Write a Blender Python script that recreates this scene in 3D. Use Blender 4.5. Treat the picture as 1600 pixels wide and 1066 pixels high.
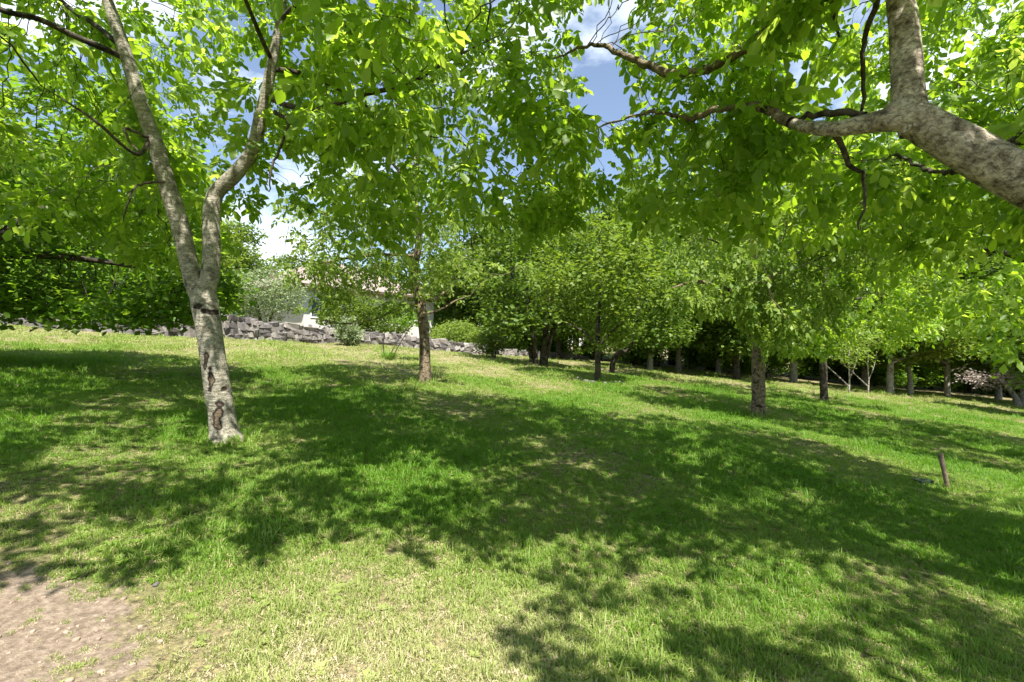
import bpy, bmesh, math, random
import numpy as np
from mathutils import Vector, Matrix

for o in list(bpy.data.objects):
    bpy.data.objects.remove(o)
SC = bpy.context.scene
COL = SC.collection
R = math.radians

# ------------------------------------------------------------------ camera
F = 733.0            # focal length in photograph pixels (1600 wide)
CX, CY = 800.0, 533.0
CAMZ = 1.6
cam_d = bpy.data.cameras.new('camera')
cam_d.sensor_width = 36.0
cam_d.lens = 36.0 * F / 1600.0
cam_d.clip_start = 0.05
cam_d.clip_end = 3000
cam = bpy.data.objects.new('camera', cam_d)
cam.location = (0, 0, CAMZ)
cam.rotation_euler = (R(90), 0, 0)
COL.objects.link(cam)
SC.camera = cam

# ------------------------------------------------------------------ light
SUN_EL, SUN_AZ = 62.0, 160.0       # azimuth clockwise from +Y: behind the camera, a little to its right
w = bpy.data.worlds.new('World')
SC.world = w
w.use_nodes = True
nt = w.node_tree
nt.nodes.clear()
wo = nt.nodes.new('ShaderNodeOutputWorld')
bg = nt.nodes.new('ShaderNodeBackground')
bg.inputs['Strength'].default_value = 0.072
sky = nt.nodes.new('ShaderNodeTexSky')
sky.sky_type = 'NISHITA'
sky.sun_disc = False
sky.sun_elevation = R(SUN_EL)
sky.sun_rotation = R(SUN_AZ)
sky.air_density = 1.0
sky.dust_density = 0.3
sky.ozone_density = 2.2
tc = nt.nodes.new('ShaderNodeTexCoord')
mp = nt.nodes.new('ShaderNodeMapping')
mp.inputs['Scale'].default_value = (1.0, 1.0, 1.9)
mp.inputs['Location'].default_value = (0.1, 0.45, 0.55)
cn = nt.nodes.new('ShaderNodeTexNoise')
cn.inputs['Scale'].default_value = 2.6
cn.inputs['Detail'].default_value = 8
cn.inputs['Roughness'].default_value = 0.56
cr = nt.nodes.new('ShaderNodeValToRGB')
cr.color_ramp.elements[0].position = 0.49
cr.color_ramp.elements[1].position = 0.64
cr.color_ramp.elements[0].color = (.07, .07, .07, 1)
mx = nt.nodes.new('ShaderNodeMixRGB')
mx.inputs[2].default_value = (8.2, 8.9, 9.6, 1)
nt.links.new(tc.outputs['Generated'], mp.inputs['Vector'])
nt.links.new(mp.outputs['Vector'], cn.inputs['Vector'])
nt.links.new(cn.outputs['Fac'], cr.inputs['Fac'])
nt.links.new(cr.outputs['Color'], mx.inputs[0])
nt.links.new(sky.outputs['Color'], mx.inputs[1])
nt.links.new(mx.outputs['Color'], bg.inputs['Color'])
nt.links.new(bg.outputs['Background'], wo.inputs['Surface'])

sun_d = bpy.data.lights.new('sun', 'SUN')
sun_d.energy = 5.0
sun_d.angle = R(0.53)
sun_d.color = (1.0, 0.95, 0.86)
sun = bpy.data.objects.new('sun', sun_d)
az, el = R(SUN_AZ), R(SUN_EL)
SDIR = Vector((math.sin(az) * math.cos(el), math.cos(az) * math.cos(el), math.sin(el)))
sun.rotation_euler = SDIR.to_track_quat('Z', 'Y').to_euler()
sun.location = SDIR * 60
COL.objects.link(sun)

SC.view_settings.view_transform = 'Standard'
SC.view_settings.look = 'None'
SC.view_settings.exposure = 1.5
SC.view_settings.gamma = 1.0
SC.view_settings.use_curve_mapping = False
SC.render.engine = 'CYCLES'
SC.cycles.max_bounces = 8
SC.cycles.diffuse_bounces = 4
SC.cycles.transmission_bounces = 5
SC.cycles.glossy_bounces = 2
SC.cycles.use_denoising = True
SC.cycles.use_adaptive_sampling = True
SC.cycles.adaptive_threshold = 0.015
SC.cycles.sample_clamp_indirect = 8.0

# ------------------------------------------------------------------ materials
def newmat(name):
    m = bpy.data.materials.new(name)
    m.use_nodes = True
    n = m.node_tree
    n.nodes.clear()
    return m, n, (lambda t: n.nodes.new(t)), n.links.new

def ramp(node, stops):
    e = node.color_ramp.elements
    while len(e) < len(stops):
        e.new(0.5)
    for el_, (p, c) in zip(e, stops):
        el_.position = p
        el_.color = c if len(c) == 4 else (*c, 1)

def leaf_mat(name, cols, tcols, tfac=0.5, rough=0.5, spec=0.35):
    """cols/tcols: three colours (dark, mid, pale) spread over the leaf's own random value."""
    m, n, N, L = newmat(name)
    out = N('ShaderNodeOutputMaterial')
    at_ = N('ShaderNodeAttribute'); at_.attribute_name = 'rnd'
    oi = N('ShaderNodeObjectInfo')
    geo = N('ShaderNodeNewGeometry')
    nz = N('ShaderNodeTexNoise'); nz.inputs['Scale'].default_value = 0.9; nz.inputs['Detail'].default_value = 2
    L(geo.outputs['Position'], nz.inputs['Vector'])
    ad = N('ShaderNodeMath'); ad.operation = 'MULTIPLY_ADD'
    L(nz.outputs['Fac'], ad.inputs[0]); ad.inputs[1].default_value = 0.7
    L(at_.outputs['Fac'], ad.inputs[2])
    sb = N('ShaderNodeMath'); sb.operation = 'SUBTRACT'; L(ad.outputs[0], sb.inputs[0]); sb.inputs[1].default_value = 0.35
    r1 = N('ShaderNodeValToRGB'); ramp(r1, [(0.0, cols[0]), (0.5, cols[1]), (1.0, cols[2])])
    r2 = N('ShaderNodeValToRGB'); ramp(r2, [(0.0, tcols[0]), (0.5, tcols[1]), (1.0, tcols[2])])
    L(sb.outputs[0], r1.inputs['Fac']); L(sb.outputs[0], r2.inputs['Fac'])
    p = N('ShaderNodeBsdfPrincipled')
    L(r1.outputs['Color'], p.inputs['Base Color'])
    p.inputs['Roughness'].default_value = rough
    p.inputs['Specular IOR Level'].default_value = spec
    t = N('ShaderNodeBsdfTranslucent')
    L(r2.outputs['Color'], t.inputs['Color'])
    mixn = N('ShaderNodeMixShader'); mixn.inputs[0].default_value = tfac
    L(p.outputs[0], mixn.inputs[1]); L(t.outputs[0], mixn.inputs[2])
    L(mixn.outputs[0], out.inputs['Surface'])
    return m

M = {}
M['leaf_walnut'] = leaf_mat('leaf_walnut',
    [(.075, .14, .014), (.125, .205, .025), (.2, .29, .055)],
    [(.24, .43, .014), (.42, .63, .028), (.60, .75, .1)], .58, .42, .4)
M['leaf_centre'] = leaf_mat('leaf_centre',
    [(.075, .13, .02), (.13, .20, .035), (.22, .29, .07)],
    [(.22, .36, .02), (.36, .50, .05), (.52, .62, .12)], .5)
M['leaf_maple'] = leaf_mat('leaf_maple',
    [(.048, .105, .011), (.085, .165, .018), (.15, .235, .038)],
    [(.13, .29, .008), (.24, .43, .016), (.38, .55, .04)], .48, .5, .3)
M['leaf_pale'] = leaf_mat('leaf_pale',
    [(.08, .14, .02), (.14, .22, .035), (.25, .33, .075)],
    [(.2, .34, .02), (.34, .5, .04), (.5, .62, .1)], .48, .5, .3)
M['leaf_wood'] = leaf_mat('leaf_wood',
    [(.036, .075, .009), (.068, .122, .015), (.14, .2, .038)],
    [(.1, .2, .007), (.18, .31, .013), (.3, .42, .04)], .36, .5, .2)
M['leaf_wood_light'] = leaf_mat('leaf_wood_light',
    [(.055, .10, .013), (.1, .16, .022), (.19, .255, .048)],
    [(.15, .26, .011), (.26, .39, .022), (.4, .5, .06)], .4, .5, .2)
M['leaf_olive'] = leaf_mat('leaf_olive',
    [(.13, .18, .08), (.2, .26, .13), (.3, .36, .2)],
    [(.2, .28, .08), (.3, .4, .13), (.42, .5, .2)], .4)
M['leaf_pink'] = leaf_mat('leaf_pink',
    [(.2, .16, .14), (.34, .28, .26), (.5, .44, .4)],
    [(.25, .2, .16), (.4, .34, .28), (.5, .45, .38)], .35)

def bark_mat(name, light, mid, dark, scale=9.0, patch=.45, bands=(9, 9, 38), band=.45):
    m, n, N, L = newmat(name)
    out = N('ShaderNodeOutputMaterial')
    p = N('ShaderNodeBsdfPrincipled')
    tcn = N('ShaderNodeTexCoord')
    # broad mottling
    n1 = N('ShaderNodeTexNoise'); n1.inputs['Scale'].default_value = scale; n1.inputs['Detail'].default_value = 7; n1.inputs['Roughness'].default_value = .65
    L(tcn.outputs['Object'], n1.inputs['Vector'])
    r1 = N('ShaderNodeValToRGB'); ramp(r1, [(.34, dark), (.46, mid), (.62, light)])
    L(n1.outputs['Fac'], r1.inputs['Fac'])
    # rings of lenticels, stretched round the stem
    mpp = N('ShaderNodeMapping'); mpp.inputs['Scale'].default_value = bands
    L(tcn.outputs['Object'], mpp.inputs['Vector'])
    n2 = N('ShaderNodeTexNoise'); n2.inputs['Scale'].default_value = 1.0; n2.inputs['Detail'].default_value = 4
    L(mpp.outputs['Vector'], n2.inputs['Vector'])
    r2 = N('ShaderNodeValToRGB'); ramp(r2, [(.36, (.35, .33, .3)), (.5, (1, 1, 1)), (.7, (1.25, 1.22, 1.18))])
    L(n2.outputs['Fac'], r2.inputs['Fac'])
    mm = N('ShaderNodeMixRGB'); mm.blend_type = 'MULTIPLY'; mm.inputs[0].default_value = band
    L(r1.outputs['Color'], mm.inputs[1]); L(r2.outputs['Color'], mm.inputs[2])
    # dark scuffs
    n3 = N('ShaderNodeTexNoise'); n3.inputs['Scale'].default_value = scale * .5; n3.inputs['Detail'].default_value = 5; n3.inputs['Distortion'].default_value = .6
    L(tcn.outputs['Object'], n3.inputs['Vector'])
    r3 = N('ShaderNodeValToRGB'); ramp(r3, [(patch + .14, (0, 0, 0)), (patch + .2, (1, 1, 1))])
    L(n3.outputs['Fac'], r3.inputs['Fac'])
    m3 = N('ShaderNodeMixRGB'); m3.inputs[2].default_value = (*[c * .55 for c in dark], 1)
    L(r3.outputs['Color'], m3.inputs[0]); L(mm.outputs['Color'], m3.inputs[1])
    n5 = N('ShaderNodeTexNoise'); n5.inputs['Scale'].default_value = scale * 7; n5.inputs['Detail'].default_value = 5; n5.inputs['Roughness'].default_value = .7
    L(tcn.outputs['Object'], n5.inputs['Vector'])
    r5 = N('ShaderNodeValToRGB'); ramp(r5, [(.3, (.36, .34, .31)), (.5, (1, 1, 1)), (.7, (1.5, 1.47, 1.4))])
    L(n5.outputs['Fac'], r5.inputs['Fac'])
    m5 = N('ShaderNodeMixRGB'); m5.blend_type = 'MULTIPLY'; m5.inputs[0].default_value = .8
    L(m3.outputs['Color'], m5.inputs[1]); L(r5.outputs['Color'], m5.inputs[2])
    vz = N('ShaderNodeTexWave'); vz.bands_direction = 'Z' if bands[2] > bands[0] else 'DIAGONAL'; vz.inputs['Scale'].default_value = 5.5; vz.inputs['Distortion'].default_value = 14; vz.inputs['Detail'].default_value = 4; vz.inputs['Detail Scale'].default_value = 2.2
    L(tcn.outputs['Object'], vz.inputs['Vector'])
    rv_ = N('ShaderNodeValToRGB'); ramp(rv_, [(.0, (.3, .26, .22)), (.06, (.8, .79, .77)), (.12, (1, 1, 1))])
    L(vz.outputs['Fac'], rv_.inputs['Fac'])
    m6 = N('ShaderNodeMixRGB'); m6.blend_type = 'MULTIPLY'; m6.inputs[0].default_value = .75
    L(m5.outputs['Color'], m6.inputs[1]); L(rv_.outputs['Color'], m6.inputs[2])
    last = m6.outputs['Color']
    # wounds carried on the mesh
    sc = N('ShaderNodeAttribute'); sc.attribute_name = 'scar'
    rs = N('ShaderNodeValToRGB'); ramp(rs, [(.0, (0, 0, 0)), (.25, (1, 1, 1))])
    L(sc.outputs['Fac'], rs.inputs['Fac'])
    rc = N('ShaderNodeValToRGB'); ramp(rc, [(.25, (.02, .015, .011)), (.5, (.03, .022, .016)), (.72, (.13, .095, .065))])
    L(sc.outputs['Fac'], rc.inputs['Fac'])
    m4 = N('ShaderNodeMixRGB'); L(rs.outputs['Color'], m4.inputs[0]); L(last, m4.inputs[1]); L(rc.outputs['Color'], m4.inputs[2])
    L(m4.outputs['Color'], p.inputs['Base Color'])
    p.inputs['Roughness'].default_value = .85
    p.inputs['Specular IOR Level'].default_value = .25
    b = N('ShaderNodeBump'); b.inputs['Strength'].default_value = .8; b.inputs['Distance'].default_value = .018
    ad = N('ShaderNodeMath'); L(n5.outputs['Fac'], ad.inputs[0]); L(n2.outputs['Fac'], ad.inputs[1])
    L(ad.outputs[0], b.inputs['Height']); L(b.outputs[0], p.inputs['Normal'])
    L(p.outputs[0], out.inputs['Surface'])
    return m

M['bark_pale'] = bark_mat('bark_pale', (.36, .335, .275), (.255, .235, .185), (.13, .115, .088), 11, .5)
M['bark_limb'] = bark_mat('bark_limb', (.46, .41, .35), (.27, .23, .185), (.085, .06, .045), 7, .44, (14, 34, 34), .75)
M['bark_brown'] = bark_mat('bark_brown', (.28, .22, .15), (.17, .13, .09), (.06, .045, .03), 12, .42)
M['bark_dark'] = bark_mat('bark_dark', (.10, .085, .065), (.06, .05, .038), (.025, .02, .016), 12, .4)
M['bark_white'] = bark_mat('bark_white', (.44, .41, .36), (.3, .28, .24), (.12, .1, .085), 7, .47)
M['twig'] = bark_mat('twig', (.12, .10, .075), (.075, .06, .045), (.035, .028, .02), 15, .45)

def simple_mat(name, c1, c2, scale=20, rough=.8, bump=.3, dist=.01, spec=.3):
    m, n, N, L = newmat(name)
    out = N('ShaderNodeOutputMaterial'); p = N('ShaderNodeBsdfPrincipled')
    tcn = N('ShaderNodeTexCoord')
    n1 = N('ShaderNodeTexNoise'); n1.inputs['Scale'].default_value = scale; n1.inputs['Detail'].default_value = 6
    L(tcn.outputs['Object'], n1.inputs['Vector'])
    r1 = N('ShaderNodeValToRGB'); ramp(r1, [(.3, c1), (.7, c2)])
    L(n1.outputs['Fac'], r1.inputs['Fac']); L(r1.outputs['Color'], p.inputs['Base Color'])
    p.inputs['Roughness'].default_value = rough
    p.inputs['Specular IOR Level'].default_value = spec
    b = N('ShaderNodeBump'); b.inputs['Strength'].default_value = bump; b.inputs['Distance'].default_value = dist
    L(n1.outputs['Fac'], b.inputs['Height']); L(b.outputs[0], p.inputs['Normal'])
    L(p.outputs[0], out.inputs['Surface'])
    return m

def stone_mat(name):
    m, n, N, L = newmat(name)
    out = N('ShaderNodeOutputMaterial'); p = N('ShaderNodeBsdfPrincipled')
    oi = N('ShaderNodeObjectInfo'); geo = N('ShaderNodeNewGeometry')
    r0 = N('ShaderNodeValToRGB')
    ramp(r0, [(0, (.07, .062, .06)), (.3, (.11, .10, .098)), (.55, (.155, .14, .13)), (.8, (.2, .18, .16)), (1, (.3, .28, .265))])
    L(oi.outputs['Random'], r0.inputs['Fac'])
    n1 = N('ShaderNodeTexNoise'); n1.inputs['Scale'].default_value = 7; n1.inputs['Detail'].default_value = 8; n1.inputs['Roughness'].default_value = .7
    L(geo.outputs['Position'], n1.inputs['Vector'])
    r1 = N('ShaderNodeValToRGB'); ramp(r1, [(.3, (.45, .43, .42)), (.55, (1, 1, 1)), (.72, (1.35, 1.3, 1.2))])
    L(n1.outputs['Fac'], r1.inputs['Fac'])
    mm = N('ShaderNodeMixRGB'); mm.blend_type = 'MULTIPLY'; mm.inputs[0].default_value = 1
    L(r0.outputs['Color'], mm.inputs[1]); L(r1.outputs['Color'], mm.inputs[2])
    L(mm.outputs['Color'], p.inputs['Base Color'])
    p.inputs['Roughness'].default_value = .9
    b = N('ShaderNodeBump'); b.inputs['Strength'].default_value = .7; b.inputs['Distance'].default_value = .03
    L(n1.outputs['Fac'], b.inputs['Height']); L(b.outputs[0], p.inputs['Normal'])
    L(p.outputs[0], out.inputs['Surface'])
    return m
M['stone'] = stone_mat('stone')
M['mortar'] = simple_mat('mortar', (.05, .045, .04), (.12, .11, .095), 12)
M['stucco'] = simple_mat('stucco', (.5, .49, .46), (.6, .59, .56), 30, .9, .2)
M['roof'] = simple_mat('roof', (.19, .15, .135), (.29, .235, .21), 6, .9, .5, .02)
M['fascia'] = simple_mat('fascia', (.09, .065, .05), (.14, .10, .08), 8)
M['glass'] = simple_mat('glass', (.05, .07, .09), (.09, .12, .15), 3, .08, 0, .01, .6)
M['white_paint'] = simple_mat('white_paint', (.72, .72, .70), (.8, .8, .78), 9, .5, .05)
M['old_wood'] = simple_mat('old_wood', (.10, .07, .05), (.24, .18, .13), 25, .85, .6)
M['pebble'] = simple_mat('pebble', (.32, .29, .26), (.5, .47, .43), 14, .8, .4)
M['soil_clod'] = simple_mat('soil_clod', (.2, .145, .11), (.36, .27, .21), 22, .95, .5)
M['dark_plastic'] = simple_mat('dark_plastic', (.02, .035, .028), (.04, .06, .05), 20, .45, .1)
M['grey_plastic'] = simple_mat('grey_plastic', (.035, .05, .04), (.06, .08, .065), 20, .5, .1)

# dirt patch in the foreground (world coordinates), shared by ground and grass
DIRT_C, DIRT_R = (-2.95, 2.1), (1.3, .62)

def ground_material():
    m, n, N, L = newmat('lawn_soil')
    out = N('ShaderNodeOutputMaterial'); p = N('ShaderNodeBsdfPrincipled')
    geo = N('ShaderNodeNewGeometry')
    big = N('ShaderNodeTexNoise'); big.inputs['Scale'].default_value = .55; big.inputs['Detail'].default_value = 5
    L(geo.outputs['Position'], big.inputs['Vector'])
    fine = N('ShaderNodeTexNoise'); fine.inputs['Scale'].default_value = 26; fine.inputs['Detail'].default_value = 6; fine.inputs['Roughness'].default_value = .7
    L(geo.outputs['Position'], fine.inputs['Vector'])
    rb = N('ShaderNodeValToRGB'); ramp(rb, [(.1, (.07, .125, .014)), (.3, (.10, .145, .028)), (.6, (.18, .175, .075)), (.9, (.27, .235, .135))])
    dat = N('ShaderNodeAttribute'); dat.attribute_name = 'dry'  # pales the ground along the sunlit stretches
    dm = N('ShaderNodeMath'); dm.operation = 'MULTIPLY_ADD'; L(big.outputs['Fac'], dm.inputs[0]); dm.inputs[1].default_value = .4
    dm2 = N('ShaderNodeMath'); dm2.operation = 'MULTIPLY'; L(dat.outputs['Fac'], dm2.inputs[0]); dm2.inputs[1].default_value = .7
    L(dm2.outputs[0], dm.inputs[2]); L(dm.outputs[0], rb.inputs['Fac'])
    rf = N('ShaderNodeValToRGB'); ramp(rf, [(.3, (.5, .5, .45)), (.5, (1, 1, 1)), (.72, (1.5, 1.4, 1.25))])
    L(fine.outputs['Fac'], rf.inputs['Fac'])
    # thatch: fine threads of dead grass and earth between the blades
    th = N('ShaderNodeTexNoise'); th.inputs['Scale'].default_value = 85; th.inputs['Detail'].default_value = 4; th.inputs['Roughness'].default_value = .75
    L(geo.outputs['Position'], th.inputs['Vector'])
    rth = N('ShaderNodeValToRGB'); ramp(rth, [(.46, (0, 0, 0)), (.54, (1, 1, 1))]); L(th.outputs['Fac'], rth.inputs['Fac'])
    rtc = N('ShaderNodeValToRGB'); ramp(rtc, [(.35, (.06, .045, .03)), (.55, (.17, .135, .085)), (.7, (.3, .25, .16))]); L(fine.outputs['Fac'], rtc.inputs['Fac'])
    tm = N('ShaderNodeMixRGB'); L(rth.outputs['Color'], tm.inputs[0]); L(rb.outputs['Color'], tm.inputs[1]); L(rtc.outputs['Color'], tm.inputs[2])
    mm = N('ShaderNodeMixRGB'); mm.blend_type = 'MULTIPLY'; mm.inputs[0].default_value = 1
    L(tm.outputs['Color'], mm.inputs[1]); L(rf.outputs['Color'], mm.inputs[2])
    # bare soil
    mpp = N('ShaderNodeMapping'); mpp.vector_type = 'POINT'
    mpp.inputs['Location'].default_value = (-DIRT_C[0] / DIRT_R[0], -DIRT_C[1] / DIRT_R[1], 0)
    mpp.inputs['Scale'].default_value = (1 / DIRT_R[0], 1 / DIRT_R[1], 0)
    L(geo.outputs['Position'], mpp.inputs['Vector'])
    ln = N('ShaderNodeVectorMath'); ln.operation = 'LENGTH'; L(mpp.outputs['Vector'], ln.inputs[0])
    nz = N('ShaderNodeTexNoise'); nz.inputs['Scale'].default_value = 5; nz.inputs['Detail'].default_value = 5
    L(geo.outputs['Position'], nz.inputs['Vector'])
    ad = N('ShaderNodeMath'); ad.operation = 'MULTIPLY_ADD'; L(nz.outputs['Fac'], ad.inputs[0]); ad.inputs[1].default_value = 1.0
    L(ln.outputs['Value'], ad.inputs[2])
    rd = N('ShaderNodeValToRGB'); ramp(rd, [(.0, (1, 1, 1)), (1.0, (0, 0, 0))])
    mr = N('ShaderNodeMapRange'); mr.inputs['From Min'].default_value = 1.35; mr.inputs['From Max'].default_value = 1.5
    mr.inputs['To Min'].default_value = 1; mr.inputs['To Max'].default_value = 0
    L(ad.outputs[0], mr.inputs['Value'])
    rs = N('ShaderNodeValToRGB'); ramp(rs, [(.3, (.11, .082, .062)), (.5, (.21, .162, .125)), (.7, (.31, .25, .2))])
    L(fine.outputs['Fac'], rs.inputs['Fac'])
    md = N('ShaderNodeMixRGB'); L(mr.outputs['Result'], md.inputs[0]); L(mm.outputs['Color'], md.inputs[1]); L(rs.outputs['Color'], md.inputs[2])
    L(md.outputs['Color'], p.inputs['Base Color'])
    p.inputs['Roughness'].default_value = .95; p.inputs['Specular IOR Level'].default_value = .1
    b = N('ShaderNodeBump'); b.inputs['Strength'].default_value = .9; b.inputs['Distance'].default_value = .03
    L(fine.outputs['Fac'], b.inputs['Height']); L(b.outputs[0], p.inputs['Normal'])
    L(p.outputs[0], out.inputs['Surface'])
    return m
M['lawn'] = ground_material()

def grass_mat(name, straw=False):
    m, n, N, L = newmat(name)
    out = N('ShaderNodeOutputMaterial'); p = N('ShaderNodeBsdfPrincipled')
    geo = N('ShaderNodeNewGeometry'); oi = N('ShaderNodeObjectInfo')
    big = N('ShaderNodeTexNoise'); big.inputs['Scale'].default_value = .55; big.inputs['Detail'].default_value = 5
    L(geo.outputs['Position'], big.inputs['Vector'])
    ad = N('ShaderNodeMath'); ad.operation = 'MULTIPLY_ADD'; L(oi.outputs['Random'], ad.inputs[0]); ad.inputs[1].default_value = .3; L(big.outputs['Fac'], ad.inputs[2])
    r = N('ShaderNodeValToRGB')
    t = N('ShaderNodeValToRGB')
    dry = N('ShaderNodeAttribute'); dry.attribute_type = 'INSTANCER'; dry.attribute_name = 'dry'  # blade colour: paler in sunlit stretches, deeper green in shaded ones
    a2 = N('ShaderNodeMath'); a2.operation = 'MULTIPLY_ADD'; L(dry.outputs['Fac'], a2.inputs[0]); a2.inputs[1].default_value = .62
    a3 = N('ShaderNodeMath'); a3.operation = 'MULTIPLY'; L(ad.outputs[0], a3.inputs[0]); a3.inputs[1].default_value = .45
    L(a3.outputs[0], a2.inputs[2])
    if straw:
        ramp(r, [(.2, (.22, .24, .07)), (.5, (.42, .37, .19)), (.85, (.56, .49, .33))])
        ramp(t, [(.2, (.2, .22, .05)), (.5, (.34, .29, .13)), (.85, (.4, .34, .2))])
    else:
        ramp(r, [(.15, (.07, .165, .008)), (.35, (.105, .21, .016)), (.6, (.2, .275, .055)), (.9, (.34, .36, .14))])
        ramp(t, [(.15, (.13, .33, .006)), (.35, (.19, .40, .012)), (.6, (.32, .46, .05)), (.9, (.44, .5, .14))])
    L(a2.outputs[0], r.inputs['Fac']); L(a2.outputs[0], t.inputs['Fac'])
    L(r.outputs['Color'], p.inputs['Base Color'])
    p.inputs['Roughness'].default_value = .55; p.inputs['Specular IOR Level'].default_value = .3
    tr = N('ShaderNodeBsdfTranslucent'); L(t.outputs['Color'], tr.inputs['Color'])
    mixn = N('ShaderNodeMixShader'); mixn.inputs[0].default_value = .4
    L(p.outputs[0], mixn.inputs[1]); L(tr.outputs[0], mixn.inputs[2]); L(mixn.outputs[0], out.inputs['Surface'])
    return m
M['grass'] = grass_mat('grass_blade')
M['straw'] = grass_mat('straw_blade', True)

# ------------------------------------------------------------------ helpers
def ground(x, y):
    x = np.asarray(x, float); y = np.asarray(y, float)
    X = 110 * np.tanh(x / 110); Y = 150 * np.tanh(y / 150)
    z = -.1 * X + .015 * Y
    z = z + .022 * np.sin(1.9 * x + .7 * y + 1) + .02 * np.sin(1.3 * y - .8 * x) + .05 * np.sin(.31 * x + .5 * y + 2) * np.clip(np.hypot(x, y) / 12, 0, 1)
    return z

def lush(x, y):
    return (np.sin(1.1 * x + .6 * y) + np.sin(.7 * y - 1.7 * x + 2) * .8 + np.sin(2.9 * x + 2.1 * y + 1) * .5 + np.sin(4.3 * y - 3.7 * x) * .4) / 2.7

def sunlit_dryness(x, y):
    """worn straw-coloured turf, placed along the sunlit stretches so its colour adds to the light: the open foreground, the crest by the wall, the far strip"""
    sg = lambda t: 1 / (1 + np.exp(-np.clip(t, -30, 30)))
    f = 1.3 * np.exp(-((x + .5) / 2.3) ** 2 - ((y - 1.9) / 1.55) ** 2)
    c = sg((y - 13.5) / 1.2) * sg((1.5 - x) / 1.5)
    r = sg((y - 24) / 1.5) * .8
    return np.clip(.15 + .55 * np.maximum(np.maximum(f, c), r) - .28 * lush(x, y), 0, 1)  # sun and shade contrast partly put into the turf colour

def gz(x, y):
    return float(ground(x, y))

def at(px, py, d):
    return np.array([(px - CX) / F * d, d, CAMZ + (CY - py) / F * d])

def spot(px, d):
    """ground point at depth d under a picture column"""
    x = (px - CX) / F * d
    return np.array([x, d, gz(x, d)])

def mesh_arrays(name, V, faces, mats, attrs=None, mat_idx=None):
    """V (n,3); faces: list of int arrays (m,k)"""
    me = bpy.data.meshes.new(name)
    V = np.asarray(V, np.float32)
    me.vertices.add(len(V)); me.vertices.foreach_set('co', V.ravel())
    loops = np.concatenate([f.ravel() for f in faces]).astype(np.int32)
    starts = []; s = 0
    for f in faces:
        k = f.shape[1]
        starts.append(s + np.arange(len(f)) * k); s += f.size
    starts = np.concatenate(starts).astype(np.int32)
    me.loops.add(len(loops)); me.loops.foreach_set('vertex_index', loops)
    me.polygons.add(len(starts)); me.polygons.foreach_set('loop_start', starts)
    for m in (mats if isinstance(mats, (list, tuple)) else [mats]):
        me.materials.append(m)
    if mat_idx is not None:
        me.polygons.foreach_set('material_index', np.asarray(mat_idx, np.int32))
    me.update(calc_edges=True)
    me.validate()
    for k, a in (attrs or {}).items():
        at_ = me.attributes.new(k, 'FLOAT', 'POINT')
        at_.data.foreach_set('value', np.asarray(a, np.float32))
    return me

def link(name, me, parent=None):
    o = bpy.data.objects.new(name, me)
    COL.objects.link(o)
    if parent is not None:
        o.parent = parent
    return o

def tag(o, label, cat, group=None, kind=None):
    o['label'] = label
    if cat: o['category'] = cat
    if group: o['group'] = group
    if kind: o['kind'] = kind
    return o

def thing(name, loc, label, cat, group=None, rz=0):
    o = bpy.data.objects.new(name, None)
    o.empty_display_size = .3
    o.location = tuple(loc); o.rotation_euler = (0, 0, rz)
    COL.objects.link(o)
    return tag(o, label, cat, group)

def copy_tree(root, loc, rz, s, label, group=None, name=None):
    r = root.copy(); COL.objects.link(r)
    if name: r.name = name
    r.location = tuple(loc); r.rotation_euler = (0, 0, rz); r.scale = (s if hasattr(s, '__len__') else (s, s, s))
    r['label'] = label
    if group: r['group'] = group
    for ch in root.children:
        c = ch.copy(); COL.objects.link(c); c.parent = r
    return r

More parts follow.
